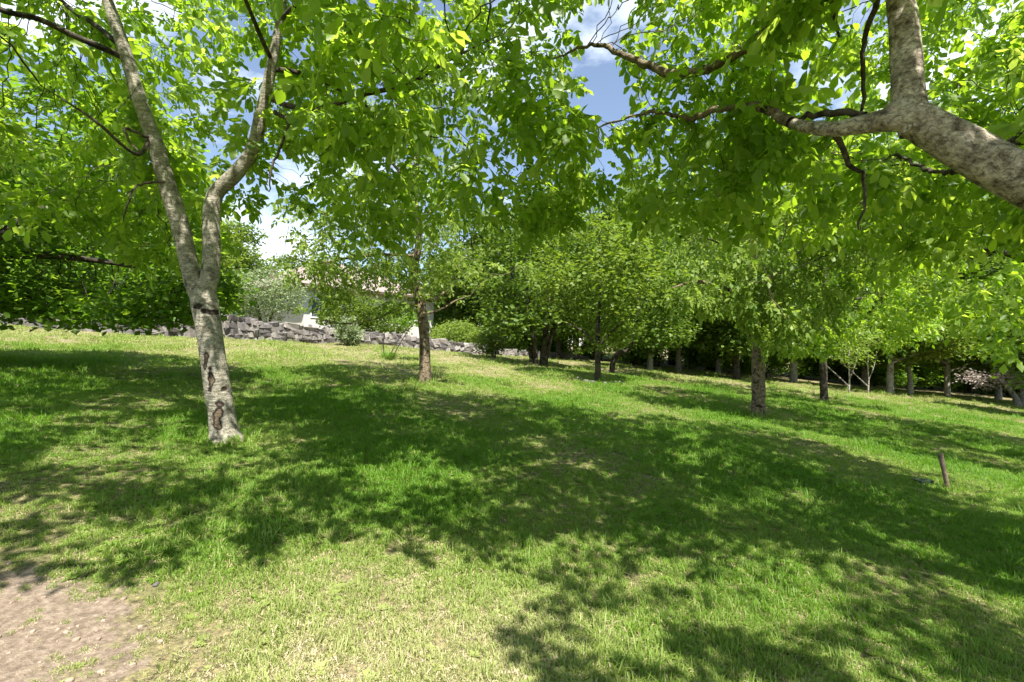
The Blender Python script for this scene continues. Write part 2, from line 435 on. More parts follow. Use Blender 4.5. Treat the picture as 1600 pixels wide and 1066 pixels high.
class Tubes:
    def __init__(self):
        self.V = []; self.Q = []; self.T = []; self.n = 0; self.scar = []
    def add(self, P, rad, sides=8, rough=0., scarf=None, rng=None, cap=True):
        P = np.asarray(P, float); rad = np.asarray(rad, float)
        k = len(P)
        T = np.gradient(P, axis=0)
        T /= np.linalg.norm(T, axis=1)[:, None] + 1e-9
        ref = np.array([1., 0, 0]) if abs(T[0][0]) < .8 else np.array([0, 1., 0])
        U = np.zeros_like(P); u = ref - T[0] * ref.dot(T[0]); u /= np.linalg.norm(u)
        for i in range(k):
            u = u - T[i] * u.dot(T[i]); u /= np.linalg.norm(u) + 1e-9
            U[i] = u
        W = np.cross(T, U)
        a = np.arange(sides) / sides * 2 * math.pi
        rr = np.repeat(rad[:, None], sides, 1)
        if rough > 0:
            ph = (rng.random(6) * 6.28)
            ln = np.concatenate([[0], np.cumsum(np.linalg.norm(np.diff(P, axis=0), axis=1))])
            A, S = np.meshgrid(a, ln)
            rr = rr * (1 + rough * (np.sin(2 * A + 3.1 * S + ph[0]) * .5 + np.sin(3 * A - 7 * S + ph[1]) * .4
                                    + np.sin(5 * A + 13 * S + ph[2]) * .25 + np.sin(9 * S + ph[3]) * .35 + np.sin(2 * A - 23 * S + ph[4]) * .2))
        V = P[:, None, :] + rr[:, :, None] * (np.cos(a)[None, :, None] * U[:, None, :] + np.sin(a)[None, :, None] * W[:, None, :])
        sc = np.zeros((k, sides))
        if scarf is not None:
            sc, dep = scarf(V)
            nrm = V - P[:, None, :]
            nrm /= np.linalg.norm(nrm, axis=2)[:, :, None]
            V = V - nrm * dep[:, :, None]
        i = np.arange(k - 1)[:, None] * sides; j = np.arange(sides)[None, :]; j2 = (j + 1) % sides
        q = np.stack([i + j, i + j2, i + sides + j2, i + sides + j], -1).reshape(-1, 4) + self.n
        self.Q.append(q)
        V = V.reshape(-1, 3); sc = sc.ravel()
        self.V.append(V); self.scar.append(sc); m = len(V)
        if cap:
            self.V.append(P[[-1]] + T[[-1]] * rad[-1] * .5); self.scar.append(np.zeros(1))
            e = (k - 1) * sides + self.n
            self.T.append(np.stack([e + np.arange(sides), e + (np.arange(sides) + 1) % sides, np.full(sides, self.n + m)], -1))
            m += 1
        self.n += m
    def mesh(self, name, mat, off=(0, 0, 0)):
        V = np.concatenate(self.V) - np.asarray(off)
        fs = [np.concatenate(self.Q)]
        if self.T: fs.append(np.concatenate(self.T))
        return mesh_arrays(name, V, fs, mat, {'scar': np.concatenate(self.scar)})

def resample(P, rad, step):
    P = np.asarray(P, float); rad = np.asarray(rad, float)
    # Catmull-Rom through the points
    out = []; ro = []
    Q = np.vstack([2 * P[0] - P[1], P, 2 * P[-1] - P[-2]])
    for i in range(len(P) - 1):
        n = max(1, int(round(np.linalg.norm(P[i + 1] - P[i]) / step)))
        for k in range(n):
            t = k / n
            p0, p1, p2, p3 = Q[i], Q[i + 1], Q[i + 2], Q[i + 3]
            out.append(.5 * (2 * p1 + (p2 - p0) * t + (2 * p0 - 5 * p1 + 4 * p2 - p3) * t * t + (3 * p1 - p0 - 3 * p2 + p3) * t ** 3))
            ro.append(rad[i] * (1 - t) + rad[i + 1] * t)
    out.append(P[-1]); ro.append(rad[-1])
    return np.array(out), np.array(ro)

def cloud(rng, ells, n, holes=(), shell=3.2, clump=.0, cf=1.3):
    """attraction points in a union of ellipsoids; ells: (centre, radii, weight)"""
    ph = rng.random((4, 3)) * 6.28
    wts = np.array([e[2] for e in ells], float); wts /= wts.sum()
    out = []
    while sum(len(o) for o in out) < n:
        k = rng.choice(len(ells), n, p=wts)
        v = rng.normal(size=(n, 3)); v /= np.linalg.norm(v, axis=1)[:, None]
        v *= (rng.random(n) ** (1 / shell))[:, None]
        c = np.array([ells[i][0] for i in k]); r = np.array([ells[i][1] for i in k])
        p = c + v * r
        s = sum(np.sin(cf * (i * .6 + 1) * p + ph[i]).sum(1) / (i + 1.5) for i in range(4))
        ok = s > clump
        for hc, hr in holes:
            ok &= np.linalg.norm((p - np.array(hc)) / np.array(hr), axis=1) > 1
        out.append(p[ok])
    return np.concatenate(out)[:n]

def grow(rng, skel, A, step, di, dk, iters=120, trop=(0, 0, 0), jit=.25, tip=.003, expo=2.4):
    """space colonisation. skel: list of (P, rad, parent_limb_index or None). Returns arrays of nodes."""
    pos = []; par = []; fix = []
    for P, rad in skel:
        base = len(pos)
        for i in range(len(P)):
            pos.append(P[i]); fix.append(rad[i]); par.append(base + i - 1 if i else -1)
    nskel = len(pos)
    # only the upper 2/3 of the skeleton sprouts: lower trunk nodes are masked by the caller through fix < 0
    pos = np.array(pos); sprout = np.array(fix) > 0
    fixr = np.abs(np.array(fix)); par = list(par)
    trop = np.array(trop, float)
    D = np.full(len(A), 1e9); NI = np.zeros(len(A), int)
    idx = np.where(sprout)[0]
    for s in range(0, len(idx), 200):
        c = idx[s:s + 200]
        d = np.linalg.norm(A[:, None] - pos[c][None], axis=2)
        m = d.argmin(1); dm = d[np.arange(len(A)), m]
        b = dm < D; D[b] = dm[b]; NI[b] = c[m[b]]
    alive = D > dk
    nch = {}
    plist = [pos]
    allp = pos
    for it in range(iters):
        act = alive & (D < di)
        if not act.any(): break
        ni = NI[act]; v = A[act] - allp[ni]; v /= np.linalg.norm(v, axis=1)[:, None] + 1e-9
        u, inv = np.unique(ni, return_inverse=True)
        S = np.zeros((len(u), 3)); np.add.at(S, inv, v)
        S /= np.linalg.norm(S, axis=1)[:, None] + 1e-9
        S += rng.normal(size=S.shape) * jit + trop
        S /= np.linalg.norm(S, axis=1)[:, None] + 1e-9
        ok = np.array([nch.get(i, 0) < 4 for i in u])
        if not ok.any(): break
        u = u[ok]; S = S[ok]
        new = allp[u] + S * step
        b0 = len(allp)
        allp = np.vstack([allp, new])
        for q, i in enumerate(u):
            par.append(int(i)); nch[i] = nch.get(i, 0) + 1
        d = np.linalg.norm(A[:, None] - new[None], axis=2)
        m = d.argmin(1); dm = d[np.arange(len(A)), m]
        b = dm < D; D[b] = dm[b]; NI[b] = b0 + m[b]
        alive &= D > dk
        # starve attractors whose nearest node is exhausted
        full = np.array([nch.get(i, 0) >= 4 for i in NI])
        alive &= ~(full & (D < di))
    par = np.array(par); n = len(allp)
    acc = np.zeros(n); depth = np.zeros(n, int); rad = np.zeros(n); main = np.full(n, -1); mr = np.zeros(n)
    for i in range(n - 1, -1, -1):
        r = acc[i] ** (1 / expo) if acc[i] > 0 else tip
        if i < nskel: r = fixr[i]
        else:
            p = par[i]
            if p >= 0 and p < nskel: r = min(r, fixr[p] * .75)
        rad[i] = r
        p = par[i]
        if p >= 0:
            acc[p] += r ** expo
            if depth[i] + 1 > depth[p]: depth[p] = depth[i] + 1
            if i >= nskel and p >= nskel and r > mr[p]:
                mr[p] = r; main[p] = i
    return allp, par, rad, depth, main, nskel

def branches_to_tubes(T, G, rmin=0., sides=5, rng=None):
    pos, par, rad, depth, main, ns = G
    for i in range(ns, len(pos)):
        p = par[i]
        if p >= ns and main[p] == i: continue
        ch = [p, i]
        while main[ch[-1]] >= 0: ch.append(main[ch[-1]])
        r = [rad[c] for c in ch]; r[0] = r[1]
        if r[0] < rmin: continue
        pts = pos[ch]
        keep = [k for k in range(len(ch)) if r[k] >= rmin or k < 2]
        T.add(pts[keep], np.array(r)[keep], 7 if r[0] > .03 else sides if r[0] > .008 else 3)

# leaf templates: x along, y across, z up
LEAF7 = np.array([[0, 0, 0], [.48, 0, -.03], [1, 0, -.13], [.26, .17, .035], [.68, .25, .02], [.26, -.17, .035], [.68, -.25, .02]])
LEAF7_F = [np.array([[0, 1, 3], [0, 5, 1]]), np.array([[1, 2, 4, 3], [1, 5, 6, 2]])]
LEAF4 = np.array([[0, 0, 0], [.52, .29, .06], [1, 0, -.08], [.52, -.29, .06]])
LEAF4_F = [np.array([[0, 2, 1], [0, 3, 2]])]

def orient(A, Nn):
    A = A / (np.linalg.norm(A, axis=1)[:, None] + 1e-9)
    Nn = Nn - A * (A * Nn).sum(1)[:, None]
    Nn /= np.linalg.norm(Nn, axis=1)[:, None] + 1e-9
    return A, Nn, np.cross(Nn, A)

def leaves_mesh(name, mat, O, A, Nn, ln, wd, rnd, hi=False, off=(0, 0, 0)):
    A, Nn, S = orient(A, Nn)
    tv, tf = (LEAF7, LEAF7_F) if hi else (LEAF4, LEAF4_F)
    n = len(O); k = len(tv)
    V = (O[:, None] + ln[:, None, None] * tv[None, :, 0, None] * A[:, None] + (ln * wd)[:, None, None] * tv[None, :, 1, None] * S[:, None]
         + ln[:, None, None] * tv[None, :, 2, None] * Nn[:, None]).reshape(-1, 3) - np.asarray(off)
    b = (np.arange(n) * k)[:, None, None]
    fs = [(f[None] + b).reshape(-1, f.shape[1]) for f in tf]
    return mesh_arrays(name, V, fs, mat, {'rnd': np.repeat(rnd, k)})

def compound_leaves(rng, G, maxdepth=4, per=2.2, nl=(5, 7), rach=.2, ll=.1, droop=.5, dirw=.7, up=.1, flat=.5, rmax=.02):
    """pinnate leaves on the young ends of the branches -> leaflet arrays O, A, N, len, rnd"""
    pos, par, rad, depth, main, ns = G
    ids = np.array([i for i in range(ns, len(pos)) if depth[i] <= maxdepth and rad[i] < rmax])
    cnt = rng.poisson(per, len(ids)); cnt[(depth[ids] == 0) & (cnt < 2)] = 2
    ids = np.repeat(ids, cnt); n = len(ids)
    bd = pos[ids] - pos[par[ids]]
    base = pos[ids] - bd * rng.random((n, 1))
    bd /= np.linalg.norm(bd, axis=1)[:, None]
    D = bd * dirw + rng.normal(size=(n, 3)) * .6 + np.array([0, 0, up])
    D[:, 2] *= .65
    D /= np.linalg.norm(D, axis=1)[:, None]
    sc = rng.uniform(.55, 1.3, n); L = rach * sc
    lr = np.clip(rng.normal(.5, .22, n), 0, 1)
    upv = np.tile([0, 0, 1.], (n, 1)) * flat + rng.normal(size=(n, 3)) * .35
    _, Nn, S = orient(D, upv)
    O = []; A = []; NN = []; LN = []; RN = []
    # slots along the rachis: (t, side, size)
    slots = [(1.0, 0, 1.1), (.82, 1, 1.0), (.82, -1, 1.0), (.52, 1, .85), (.52, -1, .85), (.26, 1, .65), (.26, -1, .65)]
    k = rng.integers(nl[0], nl[1] + 1, n)
    for q, (t, sd, sz) in enumerate(slots):
        m = k > q
        if not m.any(): continue
        c = m.sum()
        p = base[m] + D[m] * (t * L[m])[:, None]; p[:, 2] -= droop * t * t * L[m]
        tang = D[m].copy(); tang[:, 2] -= 2 * droop * t
        tang /= np.linalg.norm(tang, axis=1)[:, None]
        a = tang * (1 if sd == 0 else .55) + S[m] * sd * .9 + rng.normal(size=(c, 3)) * .18
        a[:, 2] -= droop * .35
        nn = Nn[m] + rng.normal(size=(c, 3)) * .38
        O.append(p); A.append(a); NN.append(nn); LN.append(ll * sz * sc[m] * rng.uniform(.85, 1.15, c)); RN.append(np.clip(lr[m] + rng.normal(0, .1, c), 0, 1))
    return [np.concatenate(x) for x in (O, A, NN, LN, RN)]

def scatter_leaves(rng, G, per=6, maxdepth=3, spread=.25, ll=.12, flat=.7, droop=.25, rmax=.05):
    """single leaves in loose clumps round the young ends, for trees farther off"""
    pos, par, rad, depth, main, ns = G
    ids = np.array([i for i in range(ns, len(pos)) if depth[i] <= maxdepth and rad[i] < rmax])
    cnt = rng.poisson(per, len(ids)); ids = np.repeat(ids, cnt); n = len(ids)
    O = pos[ids] + rng.normal(size=(n, 3)) * np.array([spread, spread, spread * .6])
    A = (O - pos[ids]) / spread + rng.normal(size=(n, 3)) * .6; A[:, 2] = A[:, 2] * .4 - droop
    N_ = np.tile([0, 0, flat], (n, 1)) + rng.normal(size=(n, 3)) * .5
    return [O, A, N_, ll * rng.uniform(.6, 1.25, n), np.clip(rng.normal(.5, .25, n), 0, 1)]

# ================================================================== SETTING
# ------------------------------------------------------------------ ground sheet
def axis_coords(half, fine, n):
    t = np.linspace(-1, 1, n)
    k = np.arcsinh(half / fine)
    return fine * np.sinh(t * k)
gx = axis_coords(900, 1.2, 321)
gy = axis_coords(900, 1.2, 321) + 4
XX, YY = np.meshgrid(gx, gy)
ZZ = ground(XX, YY)
nG = len(gx)
ii = np.arange(nG - 1)[:, None] * nG + np.arange(nG - 1)[None]
gme = mesh_arrays('lawn', np.stack([XX, YY, ZZ], -1).reshape(-1, 3),
                  [np.stack([ii, ii + 1, ii + nG + 1, ii + nG], -1).reshape(-1, 4)], M['lawn'], {'dry': sunlit_dryness(XX, YY).ravel()})
go = link('lawn', gme)
tag(go, 'sloping rough lawn with straw patches and bare soil', None, kind='structure')

# ------------------------------------------------------------------ grass
def rosette(rng, name):
    n = 9; a = np.arange(n) * 2.4 + rng.random(n) * .5; el = rng.uniform(.15, .6, n)
    A_ = np.stack([np.cos(a) * np.cos(el), np.sin(a) * np.cos(el), np.sin(el)], -1)
    O = A_ * .006
    return leaves_mesh(name, M['grass'], O, A_, np.tile([0, 0, 1.], (n, 1)), rng.uniform(.03, .06, n), np.full(n, 1.0), np.full(n, .5))
def tuft(rng, n, h, spread, straw, name, wide=.0032, flat=0.):
    V = []; F3 = []; F4 = []; mi4 = []; mi3 = []
    for i in range(n):
        a = rng.random() * 6.283; r = spread * math.sqrt(rng.random())
        b = np.array([r * math.cos(a), r * math.sin(a), -.005])
        isst = rng.random() < straw
        hh = h * rng.uniform(.45, 1.25) * (.8 if isst else 1)
        la = rng.random() * 6.283; lean = rng.uniform(.15, .9) * hh * (2.0 if isst else 1) + flat * hh
        d = np.array([math.cos(la), math.sin(la), 0]); s = np.array([-d[1], d[0], 0]) * wide * rng.uniform(.6, 1.2)
        m = b + d * lean * .38 + np.array([0, 0, hh * .62]); t = b + d * lean + np.array([0, 0, hh * (.85 if not isst else .55)])
        k = len(V)
        V += [b - s, b + s, m - s * .8, m + s * .8, t]
        F4.append([k, k + 1, k + 3, k + 2]); F3.append([k + 2, k + 3, k + 4])
        mi4.append(int(isst)); mi3.append(int(isst))
    return mesh_arrays(name, np.array(V), [np.array(F4), np.array(F3)], [M['grass'], M['straw']], mat_idx=mi4 + mi3)

rg = np.random.default_rng(5)
tcol = bpy.data.collections.new('grass_tufts')          # sources only, not linked to the scene
specs = [(40, .04, .06, .2), (40, .05, .065, .14), (36, .034, .065, .45), (38, .044, .06, .3), (18, .10, .045, .1), (34, .028, .07, .65)]
for i, (n, h, sp, st) in enumerate(specs):
    o = bpy.data.objects.new('grass_tuft_%d' % i, tuft(rg, n, h, sp, st, 'grass_tuft'))
    tcol.objects.link(o)
tcol.objects.link(bpy.data.objects.new('grass_tuft_6', rosette(rg, 'weed_rosette')))

P = []; SCL = []; IDX = []; ROT = []
for d0, d1, dens, s0 in ((.9, 3.2, 1150, .8), (3.2, 5.5, 700, .9), (5.5, 9, 330, 1.1), (9, 15, 140, 1.4), (15, 24, 55, 1.9), (24, 40, 16, 2.6)):
    half = 1.35 * d1 + 1.5
    n = int(2 * half * (d1 - d0) * dens)
    x = rg.uniform(-half, half, n); y = rg.uniform(d0, d1, n)
    k = np.abs(x) < 1.35 * y + 1.5
    x, y = x[k], y[k]
    dd = np.hypot((x - DIRT_C[0]) / DIRT_R[0], (y - DIRT_C[1]) / DIRT_R[1]) + .28 * lush(x * 4, y * 4)
    lu = lush(x, y)
    pk = np.clip((dd - .85) / .3, .07, 1) * np.clip(.85 + .3 * lu, .5, 1)
    k = rg.random(len(x)) < pk
    x, y, lu, dd = x[k], y[k], lu[k], dd[k]
    n = len(x)
    P.append(np.stack([x, y, ground(x, y)], -1))
    SCL.append(s0 * rg.uniform(.65, 1.25, n) * (1 + .35 * lu) * np.clip(dd * .7, .55, 1))
    worn = np.clip(.06 + 1.3 * sunlit_dryness(x, y), .06, 1)  # more straw tufts where the lawn is sunlit
    t = rg.random(n)
    IDX.append(np.where(t < worn * .75, rg.choice([2, 5, 5, 3], n), rg.choice([0, 0, 1, 1, 3, 4, 0, 1, 6], n)))
    ROT.append(np.stack([rg.normal(0, .12, n), rg.normal(0, .12, n), rg.uniform(0, 6.283, n)], -1))
for px, dd_, rad_, n in ((352, 5.67, .23, 70), (664, 12.7, .26, 40), (1185, 13.7, .3, 40), (1288, 19.5, .3, 30), (1478, 6.72, .1, 16)):
    c_ = spot(px, dd_); a_ = rg.uniform(0, 6.283, n); q_ = rad_ * rg.uniform(.8, 1.5, n)
    x = c_[0] + np.cos(a_) * q_; y = c_[1] + np.sin(a_) * q_
    P.append(np.stack([x, y, ground(x, y)], -1)); SCL.append(rg.uniform(1.1, 2.0, n) * (1 if dd_ < 8 else 1.4)); IDX.append(rg.choice([0, 1, 1, 4], n))
    ROT.append(np.stack([rg.normal(0, .12, n), rg.normal(0, .12, n), rg.uniform(0, 6.283, n)], -1))
P = np.concatenate(P); SCL = np.concatenate(SCL); IDX = np.concatenate(IDX); ROT = np.concatenate(ROT)
gm = bpy.data.meshes.new('grass')
gm.vertices.add(len(P)); gm.vertices.foreach_set('co', P.astype(np.float32).ravel())
a_ = gm.attributes.new('scl', 'FLOAT', 'POINT'); a_.data.foreach_set('value', SCL.astype(np.float32))
a_ = gm.attributes.new('dry', 'FLOAT', 'POINT'); a_.data.foreach_set('value', sunlit_dryness(P[:, 0], P[:, 1]).astype(np.float32))
a_ = gm.attributes.new('idx', 'INT', 'POINT'); a_.data.foreach_set('value', IDX.astype(np.int32))
a_ = gm.attributes.new('rot', 'FLOAT_VECTOR', 'POINT'); a_.data.foreach_set('vector', ROT.astype(np.float32).ravel())
grass = link('grass', gm)
tag(grass, 'short rough grass covering the lawn', 'grass', kind='stuff')
ng = bpy.data.node_groups.new('grass_scatter', 'GeometryNodeTree')
ng.interface.new_socket('Geometry', in_out='INPUT', socket_type='NodeSocketGeometry')
ng.interface.new_socket('Geometry', in_out='OUTPUT', socket_type='NodeSocketGeometry')
gi = ng.nodes.new('NodeGroupInput'); go_ = ng.nodes.new('NodeGroupOutput')
iop = ng.nodes.new('GeometryNodeInstanceOnPoints'); ci = ng.nodes.new('GeometryNodeCollectionInfo')
ci.inputs['Collection'].default_value = tcol
ci.inputs['Separate Children'].default_value = True; ci.inputs['Reset Children'].default_value = True
def named(nm, dt):
    x = ng.nodes.new('GeometryNodeInputNamedAttribute'); x.data_type = dt; x.inputs['Name'].default_value = nm
    return [s for s in x.outputs if s.enabled and s.name == 'Attribute'][0]
iop.inputs['Pick Instance'].default_value = True
ng.links.new(gi.outputs[0], iop.inputs['Points'])
ng.links.new(ci.outputs[0], iop.inputs['Instance'])
ng.links.new(named('idx', 'INT'), iop.inputs['Instance Index'])
ng.links.new(named('rot', 'FLOAT_VECTOR'), iop.inputs['Rotation'])
ng.links.new(named('scl', 'FLOAT'), iop.inputs['Scale'])
ng.links.new(iop.outputs[0], go_.inputs[0])
md_ = grass.modifiers.new('scatter', 'NODES'); md_.node_group = ng

# ------------------------------------------------------------------ stone wall
def rock_mesh(rng, name, mat, bev=.12, jit=.16):
    bm = bmesh.new()
    bmesh.ops.create_cube(bm, size=1)
    for v in bm.verts:
        v.co += Vector(rng.uniform(-jit, jit, 3))
    bmesh.ops.bevel(bm, geom=bm.edges[:], offset=bev, segments=1, affect='EDGES', profile=.6)
    me = bpy.data.meshes.new(name); bm.to_mesh(me); bm.free()
    me.materials.append(mat)
    return me

rw = np.random.default_rng(11)
ROCKS = [rock_mesh(rw, 'stone', M['stone'], rw.uniform(.07, .13), .19) for _ in range(14)]
wall_pts = [(-40, 17.2, .4), (-29, 18.0, .4), (-20.3, 18.6, .42), (-16.6, 19.1, .68), (-14.4, 20.0, 1.02), (-13.1, 24, 1.0), (-11.4, 26.8, .95), (-9.5, 29, .85), (-4.3, 31.6, .72), (-1.5, 33.2, .6), (6, 37.5, .5)]
wallT = thing('stone_wall', (-13.1, 24, gz(-13.1, 24)), 'long low dry stone wall of grey fieldstones along the top of the lawn', 'wall')
woff = np.array(wallT.location)
# mortar core, one strip recessed behind the stones
cv = []; cf = []
for i, (x, y, h) in enumerate(wall_pts):
    a = np.array(wall_pts[max(i - 1, 0)][:2]); b = np.array(wall_pts[min(i + 1, len(wall_pts) - 1)][:2])
    t = (b - a) / np.linalg.norm(b - a); nrm = np.array([t[1], -t[0]])
    z = gz(x, y)
    for s, zz in ((-.19, -.3), (.19, -.3), (.19, h * .88), (-.19, h * .88)):
        cv.append([x + nrm[0] * s, y + nrm[1] * s, z + zz])
for i in range(len(wall_pts) - 1):
    k = i * 4
    for j in range(4):
        cf.append([k + j, k + (j + 1) % 4, k + 4 + (j + 1) % 4, k + 4 + j])
link('core', mesh_arrays('core', np.array(cv) - woff, [np.array(cf)], M['mortar']), wallT)
nst = 0
farV = []
def add_stone(p, size, rz, tilt, parent, off):
    global nst
    o = link('stone', ROCKS[int(rw.integers(len(ROCKS)))], parent)
    o.location = tuple(np.array(p) - off); o.scale = tuple(size); o.rotation_euler = (tilt[0], tilt[1], rz)
    nst += 1
for (xa, ya, ha), (xb, yb, hb) in zip(wall_pts[1:-1], wall_pts[2:]):
    L_ = math.hypot(xb - xa, yb - ya); rz = math.atan2(yb - ya, xb - xa)
    row_z = -.05; lvl = 0
    hm = max(ha, hb)
    while row_z < hm - .06:
        rh = rw.uniform(.2, .34)
        s = rw.uniform(-.2, 0)
        while s < L_ - .1:
            wd = rw.choice([.24, .32, .42, .55, .78], p=[.2, .25, .25, .2, .1]) * rw.uniform(.85, 1.15)
            m = (s + wd / 2) / L_
            x = xa + (xb - xa) * m; y = ya + (yb - ya) * m
            h = ha + (hb - ha) * m
            hh = rh * rw.uniform(.85, 1.3)
            if row_z + hh * .5 < h + .04 and nst < 296:
                add_stone((x, y, gz(x, y) + row_z + hh / 2 + rw.uniform(-.04, .03)), (wd * 1.04, .5 * rw.uniform(.85, 1.15), hh * 1.05),
                          rz + rw.normal(0, .07), (rw.normal(0, .05), rw.normal(0, .12)), wallT, woff)
            s += wd
        row_z += rh; lvl += 1
# pier where the wall turns
px_, py_ = -14.0, 20.35
pierT = thing('stone_pier', (px_, py_, gz(px_, py_)), 'square pier of large grey blocks where the stone wall turns', 'pier')
po = np.array(pierT.location)
z = -.1
for lvl, rh in enumerate((.5, .38, .42, .2)):
    for k in range(2 if lvl != 3 else 1):
        w_ = .42 if lvl != 3 else .8
        add_stone((px_ + (k - .5) * .4 * (1 if lvl != 3 else 0), py_ + rw.normal(0, .03), gz(px_, py_) + z + rh / 2), (w_, .72, rh * 1.06), -.3 + rw.normal(0, .07), (0, rw.normal(0, .05)), pierT, po)
    z += rh

# ------------------------------------------------------------------ house beyond the wall
HA = np.array([-14.2, 32.0]); hz = rz_h = math.atan2(.84, .54)
hg = 1.75
houseT = thing('house', (HA[0], HA[1], hg), 'low white stucco house with brown hipped roof beyond the stone wall', 'house', rz=rz_h)
def boxes(name, bl, mat, parent):
    V = []; Fq = []
    for (x0, x1, y0, y1, z0, z1) in bl:
        k = len(V)
        V += [(x0, y0, z0), (x1, y0, z0), (x1, y1, z0), (x0, y1, z0), (x0, y0, z1), (x1, y0, z1), (x1, y1, z1), (x0, y1, z1)]
        Fq += [(k, k + 3, k + 2, k + 1), (k + 4, k + 5, k + 6, k + 7), (k, k + 1, k + 5, k + 4), (k + 1, k + 2, k + 6, k + 5), (k + 2, k + 3, k + 7, k + 6), (k + 3, k, k + 4, k + 7)]
    me = bpy.data.meshes.new(name); me.from_pydata(V, [], Fq); me.materials.append(mat); me.update()
    return link(name, me, parent)
HL, HW, HE = 13.0, 8.5, 3.72
boxes('wall', [(0, HL, 0, HW, -1, HE)], M['stucco'], houseT)
# hipped roof with thickness
ov = .75; rh = 2.6
rv = [(-ov, -ov, HE), (HL + ov, -ov, HE), (HL + ov, HW + ov, HE), (-ov, HW + ov, HE), (HW / 2, HW / 2, HE + rh), (HL - HW / 2, HW / 2, HE + rh)]
rv += [(x, y, HE - .16) for x, y, _ in rv[:4]]
rf = [(0, 1, 5, 4), (1, 2, 5), (2, 3, 4, 5), (3, 0, 4), (9, 8, 7, 6)]
me = bpy.data.meshes.new('roof'); me.from_pydata(rv, [], rf); me.materials.append(M['roof']); me.update()
roofO = link('roof', me, houseT)
boxes('fascia', [(-ov, HL + ov, -ov - .03, -ov + .02, HE - .2, HE - .004)], M['fascia'], roofO)
boxes('fascia', [(-ov - .03, -ov + .02, -ov, HW + ov, HE - .2, HE - .004)], M['fascia'], roofO)
boxes('chimney', [(.9, 1.4, 5.6, 6.1, HE + .3, HE + 1.5), (.84, 1.46, 5.54, 6.16, HE + 1.5, HE + 1.6)], M['fascia'], roofO)
for (x0, x1, z0, z1) in ((.55, 1.75, 1.55, 2.75), (4.2, 5.6, 1.5, 2.75), (8.0, 9.6, 1.2, 2.75)):
    wn = boxes('window', [(x0 - .08, x1 + .08, -.05, 0.02, z0 - .08, z0), (x0 - .08, x1 + .08, -.05, .02, z1, z1 + .08), (x0 - .08, x0, -.05, .02, z0, z1), (x1, x1 + .08, -.05, .02, z0, z1),
                          ((x0 + x1) / 2 - .03, (x0 + x1) / 2 + .03, -.045, .02, z0, z1)], M['white_paint'], houseT)
    boxes('pane', [(x0, (x0 + x1) / 2 - .03, -.02, -.003, z0, z1)], M['glass'], wn)
    boxes('pane', [((x0 + x1) / 2 + .03, x1, -.02, -.003, z0, z1)], M['glass'], wn)

# ================================================================== TREES
def pxr(w, d, k=.84):      # picture width -> radius (k: a round stem seen obliquely shows wider)
    return .5 * w / F * d * k

def hero_leaf_parts(rng, root, off, arr, mat, n=300, wd=1.0):
    """the largest-showing leaflets become parts of their own; returns a mask of those taken"""
    O, A, Nn, ln, rnd = arr
    c = O + A / np.linalg.norm(A, axis=1)[:, None] * ln[:, None] * .5
    v = c - np.array([0, 0, CAMZ]); dist = np.linalg.norm(v, axis=1)
    u = c[:, 0] / np.maximum(c[:, 1], .01); t = (c[:, 2] - CAMZ) / np.maximum(c[:, 1], .01)
    A_, N_, S_ = orient(A, Nn)
    face = np.abs((N_ * v).sum(1)) / dist
    score = ln / dist * (.35 + face)
    vis = (c[:, 1] > .5) & (np.abs(u) < 1.08) & (t < .72) & (t > -.7)
    score[~vis] = 0
    idx = np.argsort(-score)[:n]
    lm = []
    for q in range(6):
        V = LEAF7 * np.array([1, wd, 1])
        me = mesh_arrays('leaf', V, LEAF7_F, mat, {'rnd': np.full(len(V), q / 5 * .8 + .1)})
        lm.append(me)
    for i in idx:
        o = link('leaf', lm[int(np.clip(rnd[i], 0, .999) * 6)], root)
        m = Matrix(((A_[i][0], S_[i][0], N_[i][0]), (A_[i][1], S_[i][1], N_[i][1]), (A_[i][2], S_[i][2], N_[i][2])))
        o.matrix_basis = Matrix.Translation(Vector(O[i] - off)) @ m.to_4x4() @ Matrix.Scale(float(ln[i]), 4)
    mask = np.zeros(len(O), bool); mask[idx] = True
    return mask

# ------------------------------------------------------------------ twin-stemmed walnut with the scarred trunk
rng = np.random.default_rng(21)
d0 = 5.67
b0 = spot(352, d0)
lt = thing('walnut_tree', b0, 'pale twin-stemmed walnut tree with peeled bark scars low on its leaning trunk', 'tree')
trunk, tr_r = resample([b0 + [.03, 0, -.15], b0 + [.01, 0, .0], at(350, 672, d0), at(345, 640, d0), at(336, 580, d0), at(327, 520, d0), at(321, 480, d0), at(316, 455, d0), at(312, 440, d0)],
                       [pxr(74, d0), pxr(62, d0), pxr(47, d0), pxr(43, d0), pxr(42, d0), pxr(42, d0), pxr(46, d0), pxr(44, d0), pxr(30, d0)], .02)
ls, ls_r = resample([at(314, 475, d0), at(302, 440, 5.66), at(286, 370, 5.6), at(262, 290, 5.55), at(241, 220, 5.5), at(216, 150, 5.45), at(192, 70, 5.4), at(168, 0, 5.35), at(135, -100, 5.3), at(110, -200, 5.2), at(95, -290, 5.1)],
                    [pxr(x, d0) for x in (30, 31, 30, 28, 25, 23, 20, 17, 12, 8, 4)], .05)
rs_, rs_r = resample([at(318, 478, d0), at(328, 430, 5.68), at(331, 385, 5.72), at(330, 340, 5.75), at(337, 303, 5.8), at(366, 274, 5.8), at(394, 235, 5.8), at(410, 170, 5.75), at(425, 100, 5.7), at(438, 30, 5.7), at(447, -60, 5.7), at(440, -160, 5.7), at(450, -260, 5.7)],
                     [pxr(x, d0) for x in (28, 30, 30, 29, 28, 26, 24, 21, 18, 14, 11, 8, 4)], .05)
scars = []
